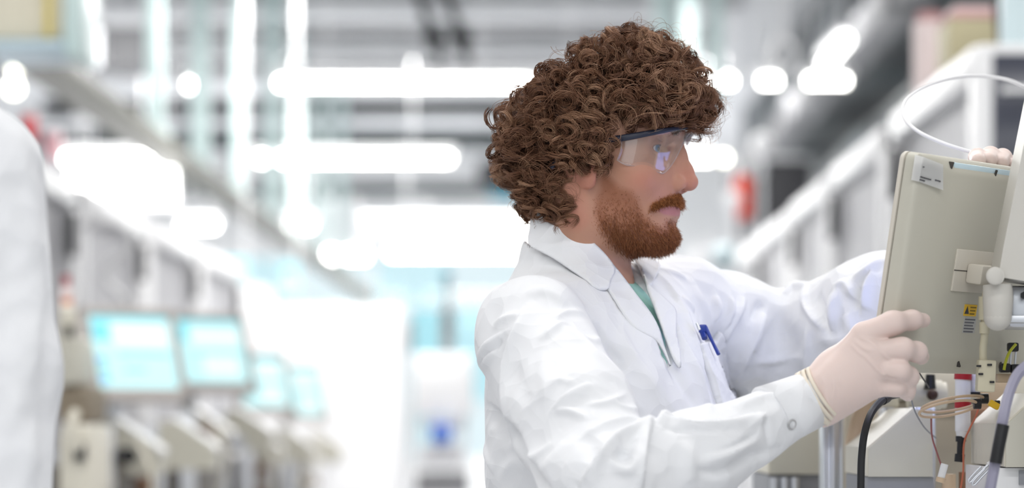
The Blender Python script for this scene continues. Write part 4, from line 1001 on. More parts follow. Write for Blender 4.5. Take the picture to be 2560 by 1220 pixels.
def f_coat0(p):
    """closed coat, before the neckline is cut"""
    d = f_torso(p); near, far = f_sleeves(p)
    fun = cone(p, FUN[0], FUN[1], 0.0600, 0.078)
    d = smin(d, fun, 0.03)
    d = smin(d, near, 0.014); return smin(d, far, 0.02)
VB = 1.352                                     # lower end of the neckline
def vwedge(p):
    u = (p - TC.astype(np.float32)) @ TF.astype(np.float32); w = (p - TC.astype(np.float32)) @ TS.astype(np.float32); z = p[:, 2]
    half = np.clip((z - VB) * 0.36, -1, 0.045)
    return np.maximum(np.abs(w + 0.063 - (z - VB) * 0.36) - half, 0.02 - u)
def f_coat(p):
    d = f_coat0(p)
    hole = cone(p, h2w((-0.020, 0, 0.02)), h2w((-0.034, 0, -0.20)), 0.0555, 0.062)
    d = ssub(d, hole, 0.003)
    d = ssub(d, vwedge(p), 0.004)
    # cuff opening of the near sleeve, wrist side
    ax = (WRN - ELN) / np.linalg.norm(WRN - ELN)
    d = np.maximum(d, -cone(p, WRN - ax * 0.03, WRN + ax * 0.12, 0.0255, 0.0255))
    t1 = (p - WRN.astype(np.float32)) @ ax.astype(np.float32); near = ((p - WRN.astype(np.float32)) ** 2).sum(1) < 0.11 ** 2
    d = np.where((t1 > -0.004) & near, np.maximum(d, t1), d)
    ax2 = (WRF - ELF) / np.linalg.norm(WRF - ELF)
    t2 = (p - WRF.astype(np.float32)) @ ax2.astype(np.float32); near = ((p - WRF.astype(np.float32)) ** 2).sum(1) < 0.11 ** 2
    return np.where((t2 > -0.004) & near, np.maximum(d, t2), d)

def bvh_of(v, quads):
    return BVHTree.FromPolygons([tuple(x) for x in v.tolist()], [tuple(x) for x in quads.tolist()])
CAM = Vector((0, 0, CH))
def cast(bvh, px, py):
    d = Vector(P(px, py, 1.0)) - CAM; d.normalize()
    h = bvh.ray_cast(CAM, d)
    return h
def resample(poly, step, closed=False):
    pts = [np.array(q, float) for q in poly]
    if closed: pts.append(pts[0])
    out = []
    for a, b in zip(pts[:-1], pts[1:]):
        n = max(1, int(np.linalg.norm(b - a) / step))
        out += [a + (b - a) * i / n for i in range(n)]
    if not closed: out.append(pts[-1])
    return np.array(out)
def smooth_poly(poly, sub=5): return [(p.x, p.y) for p in catmull([Vector((x, y, 0)) for x, y in poly], sub)]

def fold(v, n, bvh, px, w, h, side=0.0, taper=True):
    """raise (h > 0) or press in (h < 0) a fold along a line on the cloth; side: how much steeper one flank is"""
    line = resample(smooth_poly(px, 6), 5); hits = []
    for x, y in line:
        r = cast(bvh, x, y)
        if r[0] is not None: hits.append((np.array(r[0]), np.array(r[1])))
    if len(hits) < 2: return v
    A = np.array([q[0] for q in hits]); N = np.array([q[1] for q in hits])
    # drop jumps to another surface behind
    ok = np.ones(len(A), bool)
    med = np.median(np.linalg.norm(np.diff(A, axis=0), axis=1))
    lo, hi = A.min(0) - 4 * w, A.max(0) + 4 * w
    idx = np.where(((v > lo) & (v < hi)).all(1))[0]
    if not len(idx): return v
    q = v[idx]; best = np.full(len(q), 1e9); bs = np.zeros(len(q)); bt = np.zeros(len(q)); bn = np.zeros((len(q), 3))
    m = len(A) - 1
    for i in range(m):
        ba = A[i + 1] - A[i]; L = ba @ ba
        if L < 1e-14 or math.sqrt(L) > 0.03: continue
        t = np.clip((q - A[i]) @ ba / L, 0, 1); dv = q - A[i] - t[:, None] * ba; dd = np.linalg.norm(dv, axis=1)
        sd = dv @ np.cross(ba / math.sqrt(L), N[i])
        u = dd < best; best[u] = dd[u]; bs[u] = sd[u]; bt[u] = (i + t[u]) / m; bn[u] = N[i]
    ww = w * np.where(bs > 0, 1 + side, 1 - side)
    amp = h * np.exp(-(best / np.maximum(ww, 1e-4)) ** 2)
    if taper: amp *= np.clip(np.sin(np.clip(bt, 0.02, 0.98) * math.pi), 0, 1) ** 0.6
    facing = (n[idx] * bn).sum(1) > 0.0
    v = v.copy(); v[idx] += (bn * 0.6 + n[idx] * 0.4) * (amp * facing)[:, None]
    return v

def patch(name, poly, bvh, lift, thick, m, parent, step=5, sm=2, back=0.0):
    """a panel of cloth laid on the guide surface: outline in picture pixels, its own thickness"""
    b = resample(poly, step, True); n = len(b)
    lo, hi = b.min(0), b.max(0)
    gx_, gy_ = np.meshgrid(np.arange(lo[0], hi[0], step), np.arange(lo[1], hi[1], step))
    g = np.stack([gx_.ravel(), gy_.ravel()], 1); 
    sp = soft_poly(g, [tuple(x) for x in b], step); g = g[sp > 0.8]
    allp = [Vector((float(x), float(y))) for x, y in b] + [Vector((float(x), float(y))) for x, y in g]
    out = delaunay_2d_cdt(allp, [(i, (i + 1) % n) for i in range(n)], [], 1, 0.01)
    co = [(q.x, q.y) for q in out[0]]; tris = out[2]
    pos = np.zeros((len(co), 3)); nor = np.zeros((len(co), 3)); ok = np.zeros(len(co), bool)
    for i, (x, y) in enumerate(co):
        r = cast(bvh, x, y)
        if r[0] is not None: pos[i] = r[0]; nor[i] = r[1]; ok[i] = True
    if not ok.all():
        good = np.where(ok)[0]; cc = np.array(co)
        for i in np.where(~ok)[0]:
            j = good[np.argmin(((cc[good] - cc[i]) ** 2).sum(1))]; pos[i] = P(*co[i], pos[j][1]); nor[i] = nor[j]
    # relax depth a little
    nb = [set() for _ in co]
    for t in tris:
        for a in t: nb[a] |= set(t)
    for _ in range(sm):
        dep = np.array([np.mean([pos[k][1] for k in nb[i]]) for i in range(len(co))])
        pos = np.array([P(co[i][0], co[i][1], dep[i]) for i in range(len(co))])
        nor = np.array([np.mean([nor[k] for k in nb[i]], axis=0) for i in range(len(co))])
    nor /= np.linalg.norm(nor, axis=1, keepdims=True) + 1e-9
    cc = np.array(co)
    lf = np.array([lift(x, y) for x, y in co]) if callable(lift) else np.full(len(co), lift)
    top = pos + nor * lf[:, None]; bot = top - nor * thick
    N0 = len(co); T = np.array([t for t in tris])
    a, b_, c_ = top[T[:, 0]], top[T[:, 1]], top[T[:, 2]]
    fl = (np.cross(b_ - a, c_ - a) * nor[T[:, 0]]).sum(1) < 0
    T[fl] = T[fl][:, ::-1]
    ed = {}
    for t in T:
        for k in range(3):
            e = (t[k], t[(k + 1) % 3]); ed[e] = ed.get(e, 0) + 1
    side = [e for e in ed if (e[1], e[0]) not in ed]
    Q = np.array([(e[1], e[0], e[0] + N0, e[1] + N0) for e in side])
    me = mesh_np(name, np.concatenate([top, bot]), Q, np.concatenate([T, T[:, ::-1] + N0]))
    o = link(name, me, m, parent)
    return o

COAT_M = mat('white_cotton', (0.84, 0.85, 0.875), rough=0.85, spec=0.25)
def crumple(m, scale, dist, strength):
    nt = m.node_tree; b = nt.nodes['Principled BSDF']; tc = nt.nodes.new('ShaderNodeTexCoord')
    n1 = nt.nodes.new('ShaderNodeTexNoise'); n1.inputs['Scale'].default_value = scale * 0.6; n1.inputs['Detail'].default_value = 2
    va = nt.nodes.new('ShaderNodeVectorMath'); va.operation = 'MULTIPLY_ADD'; va.inputs[1].default_value = (0.06, 0.06, 0.06)
    vo = nt.nodes.new('ShaderNodeTexVoronoi'); vo.feature = 'F1'; vo.inputs['Scale'].default_value = scale
    vo2 = nt.nodes.new('ShaderNodeTexVoronoi'); vo2.feature = 'F1'; vo2.inputs['Scale'].default_value = scale * 2.7
    ad = nt.nodes.new('ShaderNodeMath'); ad.operation = 'MULTIPLY_ADD'; ad.inputs[1].default_value = 0.35
    bp = nt.nodes.new('ShaderNodeBump'); bp.inputs['Strength'].default_value = strength; bp.inputs['Distance'].default_value = dist
    L = nt.links.new
    L(tc.outputs['Object'], n1.inputs['Vector']); L(n1.outputs['Color'], va.inputs[0]); L(tc.outputs['Object'], va.inputs[2])
    L(va.outputs[0], vo.inputs['Vector']); L(va.outputs[0], vo2.inputs['Vector']); L(vo2.outputs['Distance'], ad.inputs[0]); L(vo.outputs['Distance'], ad.inputs[2])
    L(ad.outputs[0], bp.inputs['Height']); L(bp.outputs['Normal'], b.inputs['Normal'])
crumple(COAT_M, 13.0, 0.012, 0.85)
c0v, c0q = mesh_sdf(f_coat0, (-0.12, 2.24, 1.10), (0.60, 3.14, 1.62), 0.006)
GUIDE = bvh_of(c0v, c0q)
def f_coatT(p): return smin(smin(f_torso(p), cone(p, h2w((-0.0315, 0, -0.070)), FUN[1], 0.0600, 0.078), 0.03), f_sleeves(p)[1], 0.02)
tv, tq = mesh_sdf(f_coatT, (-0.12, 2.40, 1.10), (0.60, 3.14, 1.62), 0.007)
GUIDE_T = bvh_of(tv, tq)
cv_, cq_ = mesh_sdf(f_coat, (-0.12, 2.24, 1.14), (0.60, 3.14, 1.62), 0.0022)
# the man's body: head and neck in full detail, the clothed rest simpler
def f_man(p):
    d = f_torso(p) + 0.022
    for s in (-1, 1):
        a = tz(0.95, 0.0, s * 0.09); b = tz(0.50, 0.02, s * 0.10); c = tz(0.09, -0.02, s * 0.11)
        d = smin(d, chain(p, [a, b, c, c + TF * 0.15 + np.array([0, 0, -0.045])], [0.088, 0.060, 0.044, 0.038], 0.02), 0.03)
    d = smin(d, chain(p, [SHN, ELN, WRN], [0.044, 0.037, 0.022], 0.02), 0.02); d = smin(d, chain(p, [SHF, ELF, WRF], [0.044, 0.037, 0.024], 0.02), 0.02)
    return smin(d, cone(p, h2w((-0.030, 0, -0.16)), h2w((-0.034, 0, -0.22)), 0.05, 0.06), 0.02)
bv, bq = mesh_sdf(f_man, (-0.25, 2.25, 0.0), (0.60, 3.15, 1.52), 0.009)
allv = np.concatenate([head_w, bv]); allq = np.concatenate([hq, bq + len(head_w)])
tone = np.concatenate([skin_cols, np.where(bv[:, 2:3] < 0.97, np.array(srgb(52, 58, 76)), SK)])
me = mesh_np('body', allv, allq); colattr(me, 'tone', tone); link('body', me, SKIN, man)
# folds of the cloth
cn_ = vnormals(cv_, cq_)
def zz(pts, ox, oy, sc_): return [(ox + x / sc_, oy + y / sc_) for x, y in pts]
z3 = lambda *p: zz(p, 1150, 520, 1.743)
z4 = lambda *p: zz(p, 1480, 600, 3.388)
z6 = lambda *p: zz(p, 1170, 680, 2.258)
z7 = lambda *p: zz(p, 1600, 600, 3.05)
CB = bvh_of(cv_, cq_)
FOLDS = [
    # near sleeve, shoulder
    (z6((320, 210), (240, 400), (205, 560), (210, 810)), .010, .0065, -.35), (z6((530, 290), (650, 390), (740, 480), (850, 560)), .010, .0050, .4),
    (z6((410, 390), (470, 330), (545, 275)), .007, .004, 0), (z6((560, 330), (690, 390), (745, 375)), .006, .003, 0),
    (z6((60, 530), (100, 440), (200, 340)), .008, .006, .3), (z6((60, 560), (110, 500), (160, 440)), .006, .004, .3), (z6((150, 310), (200, 265), (290, 240)), .007, .004, 0),
    (z6((100, 470), (160, 420), (190, 380)), .008, -.004, 0), (z6((330, 130), (430, 110), (560, 170)), .012, .003, 0), (z6((480, 260), (560, 225), (650, 230)), .007, .003, 0),
    (z6((250, 560), (300, 640), (330, 760)), .020, -.004, 0), (z6((420, 440), (430, 560), (450, 740)), .014, .003, 0),
    # upper arm and elbow
    (z6((480, 775), (590, 690), (690, 635)), .007, .0055, .4), (z6((500, 790), (580, 795), (660, 825)), .006, .004, 0), (z6((460, 640), (520, 610), (600, 640)), .006, .0025, 0),
    (z6((660, 915), (760, 870), (870, 845), (1000, 850)), .007, .006, .3), (z6((680, 755), (780, 740), (900, 680)), .006, .003, 0), (z6((820, 735), (900, 765), (970, 770)), .006, .003, 0),
    (z6((640, 1200), (740, 1045), (830, 945), (960, 880), (1040, 850)), .009, .0110, .5), (z6((830, 975), (920, 915), (1010, 885)), .006, -.0090, 0),
    (z6((750, 1050), (775, 1060), (825, 960)), .006, .005, 0), (z6((800, 1070), (850, 1110), (905, 1115), (930, 1040), (945, 950)), .007, .007, .2), (z6((870, 1000), (880, 1070)), .012, -.006, 0),
    (z6((975, 1220), (975, 1080), (1010, 930), (1060, 830)), .009, .0100, -.5), (z6((940, 1180), (945, 1040), (975, 920)), .009, -.007, 0), (z6((1060, 870), (1100, 830), (1160, 815)), .008, .008, .4),
    (z6((340, 1060), (400, 1040), (480, 960)), .008, .004, 0), (z6((300, 930), (380, 1060), (480, 1210)), .012, .006, -.5), (z6((60, 730), (160, 850), (270, 960), (380, 1110), (450, 1215)), .016, -.012, 0),
    (z6((560, 960), (500, 1040), (440, 1120)), .016, .004, 0), (z6((640, 930), (700, 990), (700, 1080)), .014, -.004, 0),
    # forearm
    (z3((880, 930), (950, 925), (1040, 945), (1180, 935), (1310, 900)), .0075, .0075, .5), (z3((900, 965), (1000, 965), (1090, 965), (1200, 960)), .006, -.006, 0),
    (z3((1060, 1095), (1180, 1060), (1300, 1005)), .007, .006, .3), (z3((1110, 1070), (1200, 1040), (1290, 985)), .005, -.004, 0), (z3((1250, 950), (1290, 930), (1330, 905)), .005, .004, 0),
    (z3((1010, 1140), (1130, 1150), (1270, 1090), (1400, 1045)), .010, -.006, 0), (z3((960, 1010), (1000, 1110), (1000, 1200)), .016, .005, 0), (z3((1180, 880), (1270, 845), (1400, 790)), .010, .004, 0),
    (z3((1325, 900), (1335, 960), (1350, 1030)), .005, -.0035, 0),
    # chest
    (z3((560, 450), (640, 600), (690, 690)), .012, -.005, 0), (z3((700, 520), (760, 640), (860, 800)), .016, .004, .3), (z3((640, 600), (690, 660), (700, 700)), .007, -.005, 0),
    (z3((920, 460), (1000, 660), (1100, 870)), .010, .008, .5), (z3((870, 620), (960, 760), (1040, 880)), .012, -.004, 0), (z3((800, 660), (870, 780), (950, 900)), .015, .003, 0),
    (z4((520, 240), (700, 500), (800, 720), (870, 880), (960, 1120)), .008, .0075, .5), (z4((560, 300), (720, 560), (820, 800)), .007, -.004, 0),
    (z4((880, 380), (950, 560), (1000, 740)), .010, .006, .4), (z4((560, 240), (700, 290), (800, 330)), .008, .004, 0), (z4((760, 480), (820, 560), (850, 620)), .008, .004, 0),
    # far sleeve
    (z7((800, 440), (760, 540), (690, 660), (640, 780)), .008, .0075, .3), (z7((700, 440), (690, 560), (640, 680)), .007, .006, .3), (z7((580, 430), (590, 520), (560, 620)), .008, .006, .3),
    (z7((880, 730), (820, 880), (720, 1090)), .010, .009, .5), (z7((960, 560), (900, 700), (860, 860)), .012, .007, 0), (z7((940, 480), (900, 520), (850, 620)), .008, -.006, 0),
    (z7((1090, 430), (1180, 370), (1275, 350)), .010, .007, 0), (z7((1275, 355), (1270, 470), (1330, 560), (1430, 690)), .008, .0095, .4), (z7((1500, 370), (1480, 540), (1460, 690)), .008, .0095, -.4),
    (z7((1340, 420), (1390, 540), (1430, 640)), .012, -.007, 0), (z7((1500, 360), (1580, 340), (1660, 480)), .009, .007, 0), (z7((1620, 300), (1760, 240), (1880, 140)), .010, .009, 0),
    (z7((1780, 250), (1740, 380), (1690, 520)), .009, .010, -.4), (z7((1690, 360), (1650, 440), (1670, 520)), .012, -.009, 0), (z7((1890, 150), (1930, 190), (1980, 190)), .008, .007, 0),
    (z7((1000, 620), (1130, 760), (1160, 900)), .030, -.007, 0), (z7((1300, 600), (1290, 800), (1240, 1000)), .010, .006, 0), (z7((860, 920), (1000, 920), (1240, 880)), .008, .004, 0),
    (z7((1360, 720), (1480, 780), (1620, 720)), .014, .005, 0), (z7((1560, 560), (1600, 650), (1640, 720)), .012, .004, 0),
    # back
    (z6((45, 690), (140, 780), (230, 870)), .010, -.006, .3), (z6((120, 880), (160, 880), (180, 850)), .008, .004, 0), (z6((70, 900), (110, 1030), (160, 1130)), .008, .004, 0), (z6((180, 1170), (260, 1080), (330, 1120)), .012, .004, 0),
]
for pp, w_, h_, sd in FOLDS: cv_ = fold(cv_, cn_, CB, pp, w_ * 0.62, h_ * 1.2, sd * 1.5)
cv_ = smooth_mesh(cv_, cq_, 1, 0.4)
# gentle irregularity everywhere
k_ = np.array([[31, 57, 44], [-62, 25, 71], [88, -41, 33], [19, 93, -66]], float)
cn_ = vnormals(cv_, cq_)
cv_ = cv_ + cn_ * (sum(np.sin(cv_ @ k + i) for i, k in enumerate(k_)) * 0.00055)[:, None]
me = mesh_np('lab_coat', cv_, cq_); coat = tag(link('lab_coat', me, COAT_M, man), 'creased white cotton lab coat')
CB = bvh_of(cv_, cq_)
# lower part of the coat, below the picture
def f_skirt(p):
    u = ell(p, tz(0.98, 0.015), (0.140, 0.185, 0.36), TR); s_ = cone(p, tz(1.1, 0.01), tz(0.52, 0.0), 0.145, 0.185)
    return np.maximum(smin(u, s_, 0.05), np.maximum(p[:, 2] - 1.146, 0.55 - p[:, 2]))
v_, q_ = mesh_sdf(f_skirt, (-0.2, 2.4, 0.5), (0.42, 3.1, 1.2), 0.014)
link('coat_skirt', mesh_np('coat_skirt', v_, q_), COAT_M, coat)
# collar and lapels
lap = lambda lift: lift
near_collar = [(1336, 536), (1347, 530), (1372, 556), (1400, 570), (1440, 578), (1462, 592), (1494, 623), (1520, 655), (1533, 680), (1524, 705), (1517, 727), (1503, 731), (1486, 727), (1462, 706), (1425, 680), (1385, 650), (1351, 630), (1328, 612), (1331, 575)]
patch('collar', smooth_poly(near_collar, 3), GUIDE_T, 0.0048, 0.0025, COAT_M, coat, sm=3)
near_lapel = [(1494, 626), (1520, 655), (1546, 686), (1586, 740), (1622, 786), (1643, 825), (1655, 865), (1672, 917), (1655, 880), (1636, 853), (1604, 836), (1580, 820), (1556, 790), (1540, 765), (1519, 731), (1496, 712), (1488, 670)]
patch('lapel', smooth_poly(near_lapel, 3), GUIDE_T, 0.0036, 0.0025, COAT_M, coat, sm=3)
far_collar = [(1584, 655), (1594, 645), (1612, 648), (1636, 662), (1646, 676), (1632, 702), (1616, 724), (1604, 706), (1594, 682)]
patch('collar', smooth_poly(far_collar, 3), GUIDE_T, 0.006, 0.0025, COAT_M, coat, sm=3)
far_lapel = [(1600, 695), (1614, 722), (1640, 745), (1662, 765), (1680, 788), (1680, 836), (1689, 885), (1690, 925), (1674, 905), (1658, 862), (1644, 824), (1626, 775), (1610, 735)]
patch('lapel', smooth_poly(far_lapel, 3), GUIDE_T, 0.0075, 0.0025, COAT_M, coat, sm=3)
# chest pocket, cuff band, cuff stud
pk = patch('chest_pocket', [(1736, 868), (1757, 862), (1778, 846), (1793, 826), (1800, 835), (1812, 890), (1832, 960), (1845, 1010), (1850, 1060), (1806, 1066), (1768, 945), (1747, 897)], GUIDE_T, 0.0085, 0.011, COAT_M, coat, sm=3)
ax = (WRN - ELN) / np.linalg.norm(WRN - ELN)
def ring(c, axis, r0, r1, L, th, name, m, parent, n=40, wob=0.0):
    a = Vector(axis).normalized(); u = a.orthogonal().normalized(); w = a.cross(u); bm = bmesh.new(); R = []
    for t, rr in ((0, r0), (L, r1), (L, r1 - th), (0, r0 - th)):
        R.append([bm.verts.new(Vector(c) + a * t + (u * math.cos(2 * math.pi * k / n) + w * math.sin(2 * math.pi * k / n)) * (rr + wob * math.sin(3 * 2 * math.pi * k / n + t * 90))) for k in range(n)])
    for i in range(4):
        for k in range(n): bm.faces.new((R[i][k], R[i][(k + 1) % n], R[(i + 1) % 4][(k + 1) % n], R[(i + 1) % 4][k]))
    bmesh.ops.recalc_face_normals(bm, faces=bm.faces)
    me = bpy.data.meshes.new(name); bm.to_mesh(me); bm.free(); return link(name, me, m, parent)
cuff = ring(WRN - ax * 0.055, ax, 0.0340, 0.0298, 0.053, 0.010, 'cuff', COAT_M, coat, wob=0.0008)
hit = cast(BVHTree.FromPolygons([v.co[:] for v in cuff.data.vertices], [p.vertices[:] for p in cuff.data.polygons]), 1980, 1062)
if hit[0] is not None:
    a_ = hit[1]; ring(hit[0] - a_ * 0.0004, a_, 0.0056, 0.0054, 0.0010, 0.0011, 'stud', mat('stud_metal', (0.6, 0.6, 0.6), 0.3, metal=0.8), cuff, n=24)
# mint T-shirt under the coat
SHIRT = mat('mint_cotton', srgb(168, 214, 204), 0.85, spec=0.2, bump=0.2, bscale=300)
def f_shirt(p):
    d = f_torso(p) + 0.006; w = (p - TC.astype(np.float32)) @ TS.astype(np.float32)
    d = np.maximum(d, np.abs(w + 0.022) - 0.058)
    d = ssub(d, cone(p, h2w((-0.020, 0, 0.0)), h2w((-0.0335, 0, -0.20)), 0.0545, 0.0610), 0.002)
    return np.maximum(d, 1.335 - p[:, 2])
v_, q_ = mesh_sdf(f_shirt, (-0.12, 2.50, 1.10), (0.32, 3.0, 1.56), 0.005)
tag(link('t_shirt', mesh_np('t_shirt', v_, q_), SHIRT, man), 'mint green crew-neck shirt')
# pens in the pocket
PENB = mat('pen_blue', srgb(38, 62, 150), 0.3)
def surf(px, py, lift):
    r = cast(CB, px, py); return np.array(r[0]) + np.array(r[1]) * lift
a, b = surf(1741, 832, 0.012), surf(1772, 899, 0.013)
pen = empty('pen', b, 'blue ballpoint pen clipped in the chest pocket', 'pen')
ctr = (a + b) / 2; a2 = a + (a - b) * 0.05
MB().cyl(surf(1741, 832, 0.007), surf(1751, 853, 0.006), 0.0034, n=12).build('barrel', PENB, pen)
MB().tube([a, a * 0.5 + b * 0.5, b], [0.0026, 0.0019, 0.0022], n=8, sub=3).build('clip', PENB, pen)
MB().box((a + surf(1741, 832, 0.005)) / 2, (0.009, 0.010, 0.010), bev=0.002).build('clip_root', PENB, pen)
MB().cyl(surf(1740, 830, 0.005), surf(1735, 816, 0.006), 0.0018, n=10).build('push_button', ALU if 'ALU' in globals() else PENB, pen)
# ---------------------------------------------------------------- gloved hands
GLOVE = mat('latex_glove', srgb(226, 206, 199), 0.42, spec=0.4, sss=0.08, bump=0.12, bscale=160)
GLOVEC = mat('latex_rim', srgb(232, 222, 205), 0.45, spec=0.4)
FING = {
    'index': ([(2160, 838, 2.484), (2232, 808, 2.484), (2280, 800, 2.503), (2308, 801, 2.520)], [0.0135, 0.0118, 0.0095, 0.0078]),
    'middle': ([(2180, 880, 2.478), (2256, 872, 2.474), (2292, 880, 2.492), (2303, 892, 2.512)], [0.0132, 0.0108, 0.0098, 0.0085]),
    'ring': ([(2188, 922, 2.480), (2248, 926, 2.474), (2272, 942, 2.490), (2272, 960, 2.508)], [0.0132, 0.0105, 0.0096, 0.0080]),
    'little': ([(2185, 964, 2.488), (2240, 966, 2.484), (2266, 975, 2.498), (2270, 986, 2.512)], [0.0128, 0.0095, 0.0085, 0.0075]),
    'thumb': ([(2090, 950, 2.520), (2150, 915, 2.556), (2205, 880, 2.574), (2240, 858, 2.580)], [0.0155, 0.0130, 0.0115, 0.0095]),
}
WR_I = {'index': (2052, 972, 2.496), 'middle': (2054, 988, 2.494), 'ring': (2058, 1004, 2.496), 'little': (2062, 1018, 2.502)}
HAX = (P(2180, 905, 2.48) - WRN) / np.linalg.norm(P(2180, 905, 2.48) - WRN)
def f_hand(p):
    d = cone(p, WRN - HAX * 0.012, WRN + HAX * 0.03, 0.0268, 0.0262)
    for k, w in WR_I.items():
        a = P(*w); b = P(*FING[k][0][0]); d = smin(d, cone(p, a, b, 0.0172, FING[k][1][0]), 0.014)
    d = smin(d, ell(p, P(2120, 930, 2.503), (0.035, 0.014, 0.028)), 0.015)
    fs = None
    for k, (pts, rs) in FING.items():
        q = [P(*x) for x in pts]
        if k == 'thumb': d = smin(d, cone(p, P(2070, 985, 2.508), q[0], 0.018, rs[0]), 0.015); c_ = chain(p, q, rs, 0.004); d = smin(d, c_, 0.006); continue
        c_ = chain(p, q, rs, 0.007); d = smin(d, c_, 0.0030)
    t = (p - (WRN - HAX * 0.006).astype(np.float32)) @ HAX.astype(np.float32)
    return np.maximum(d, -t)
lo = P(2000, 1070, 2.44); v_, q_ = mesh_sdf(f_hand, (0.26, 2.42, 1.27), (0.43, 2.62, 1.43), 0.0012)
v_ = smooth_mesh(v_, q_, 5, 0.5); n_ = vnormals(v_, q_); HB = bvh_of(v_, q_)
zh = lambda *p: zz(p, 1960, 740, 3.5875)
for pp, w_, h_, sd in ((zh((630, 400), (720, 470), (800, 490)), .0022, .0011, 0), (zh((680, 370), (790, 420), (850, 480)), .0018, .0010, 0), (zh((600, 430), (680, 510), (730, 540)), .002, .0008, 0),
                       (zh((720, 530), (820, 640), (900, 720)), .0016, .0013, 0), (zh((760, 350), (850, 380), (930, 385)), .0025, -.0012, 0), (zh((850, 600), (870, 650), (890, 700)), .002, -.0008, 0),
                       (zh((860, 490), (930, 560), (1000, 590)), .002, .0009, 0), (zh((440, 740), (450, 830), (440, 930)), .002, .0007, 0), (zh((490, 730), (500, 800)), .0018, .0006, 0), (zh((350, 820), (400, 960), (410, 1040)), .003, .0010, 0),
                       (zh((900, 720), (960, 745), (1010, 745)), .002, -.0015, 0), (zh((300, 680), (380, 820), (370, 980)), .004, .0009, 0), (zh((830, 780), (860, 860), (850, 920)), .0025, .0006, 0)):
    v_ = fold(v_, n_, HB, pp, w_, h_, sd)
glove = tag(link('glove', mesh_np('glove', v_, q_), GLOVE, man), 'pale latex glove gripping the monitor edge')
for off, r0, r1, L in ((0.000, 0.0322, 0.0320, 0.0060), (0.0070, 0.0316, 0.0313, 0.0045), (0.0130, 0.0310, 0.0306, 0.0036)):
    ring(WRN + HAX * off, HAX, r0, r1, L, 0.0022, 'rolled_rim', GLOVEC, glove, wob=0.0004)
# other hand, reaching over the top of the monitor
F2 = [([(2440, 520, 2.69), (2440, 425, 2.68), (2444, 394, 2.655), (2446, 402, 2.62)], [0.0125, 0.0105, 0.0098, 0.008]), ([(2480, 515, 2.705), (2478, 420, 2.70), (2476, 392, 2.675), (2472, 402, 2.64)], [0.0125, 0.0115, 0.0110, 0.0088]),
      ([(2516, 520, 2.73), (2512, 425, 2.72), (2506, 396, 2.69), (2502, 408, 2.655)], [0.0125, 0.0110, 0.0105, 0.0085]), ([(2548, 530, 2.745), (2544, 445, 2.735), (2536, 410, 2.705), (2530, 416, 2.675)], [0.011, 0.0095, 0.0090, 0.0075])]
def f_hand2(p):
    d = cone(p, WRF - np.array([0, 0, 0.02]), WRF + np.array([0.02, -0.01, 0.03]), 0.030, 0.028)
    for pts, rs in F2:
        q = [P(*x) for x in pts]; d = smin(d, cone(p, WRF + np.array([0.015, -0.01, 0.02]), q[0], 0.020, rs[0]), 0.012)
    for pts, rs in F2: d = smin(d, chain(p, [P(*x) for x in pts], rs, 0.004), 0.003)
    d = smin(d, chain(p, [WRF + np.array([0.0, -0.01, 0.03]), P(2400, 560, 2.64), P(2400, 500, 2.60)], [0.017, 0.0125, 0.0105], 0.004), 0.006)
    return d
v_, q_ = mesh_sdf(f_hand2, (0.42, 2.54, 1.42), (0.60, 2.82, 1.64), 0.0018)
tag(link('glove', mesh_np('glove', v_, q_), GLOVE, man), 'pale gloved fingers over the top of the monitor')
# ---------------------------------------------------------------- second person, cut by the left edge
lp = empty('person', (-0.62, 2.18, 0.0), 'person in white lab coat with back turned, cut by the left edge', 'person')
LC = np.array([-0.64, 2.16, 0.0]); LRt = np.array(Matrix.Rotation(math.radians(-25), 3, 'Z'))
SR = P(-58, 432, 2.12); EL = P(-4, 930, 2.10); WR = np.array([SR[0] + 0.03, 2.02, 0.98])
def f_lcoat(p):
    d = ell(p, LC + np.array([0, 0, 1.28]), (0.185, 0.125, 0.26), LRt)
    d = smin(d, ell(p, LC + np.array([0, 0, 0.95]), (0.18, 0.13, 0.42), LRt), 0.06)
    d = smin(d, chain(p, [SR + np.array([-0.01, 0, 0.0]), LC + np.array([0.03, 0, 1.585]), LC * 2 - SR * np.array([1, 1, 0]) + np.array([0, 0, SR[2]])], [0.054, 0.075, 0.05], 0.03), 0.05)
    d = smin(d, chain(p, [SR, EL, WR], [0.058, 0.051, 0.042], 0.02), 0.02)
    d = smin(d, chain(p, [LC * 2 - SR * np.array([1, 1, 0]) + np.array([0, 0, SR[2]]), LC * 2 - EL * np.array([1, 1, 0]) + np.array([0, 0, EL[2]]), LC + np.array([-0.1, 0.25, 1.05])], [0.06, 0.058, 0.042], 0.02), 0.02)
    sk = cone(p, LC + np.array([0, 0, 1.0]), LC + np.array([0, 0, 0.6]), 0.15, 0.19)
    d = smin(d, sk, 0.05)
    return np.maximum(d, 0.58 - p[:, 2])
v_, q_ = mesh_sdf(f_lcoat, (-0.95, 1.85, 0.55), (-0.30, 2.55, 1.66), 0.006)
n_ = vnormals(v_, q_); LB = bvh_of(v_, q_)
for pp, w_, h_, sd in (([(30, 330), (60, 480), (55, 700), (30, 900)], .016, .010, .3), ([(75, 420), (95, 600), (90, 800), (70, 1000)], .012, .008, .3), ([(110, 520), (118, 760), (120, 1000)], .010, -.008, 0),
                       ([(0, 880), (20, 820), (50, 760)], .010, -.010, 0), ([(15, 1100), (40, 1000), (60, 950)], .012, .008, 0), ([(80, 1050), (70, 1130), (60, 1220)], .010, .008, 0), ([(10, 560), (30, 640), (20, 760)], .014, -.008, 0)):
    v_ = fold(v_, n_, LB, pp, w_, h_, sd)
lcoat = tag(link('lab_coat', mesh_np('lab_coat', v_, q_), COAT_M, lp), 'white lab coat hanging in long folds')
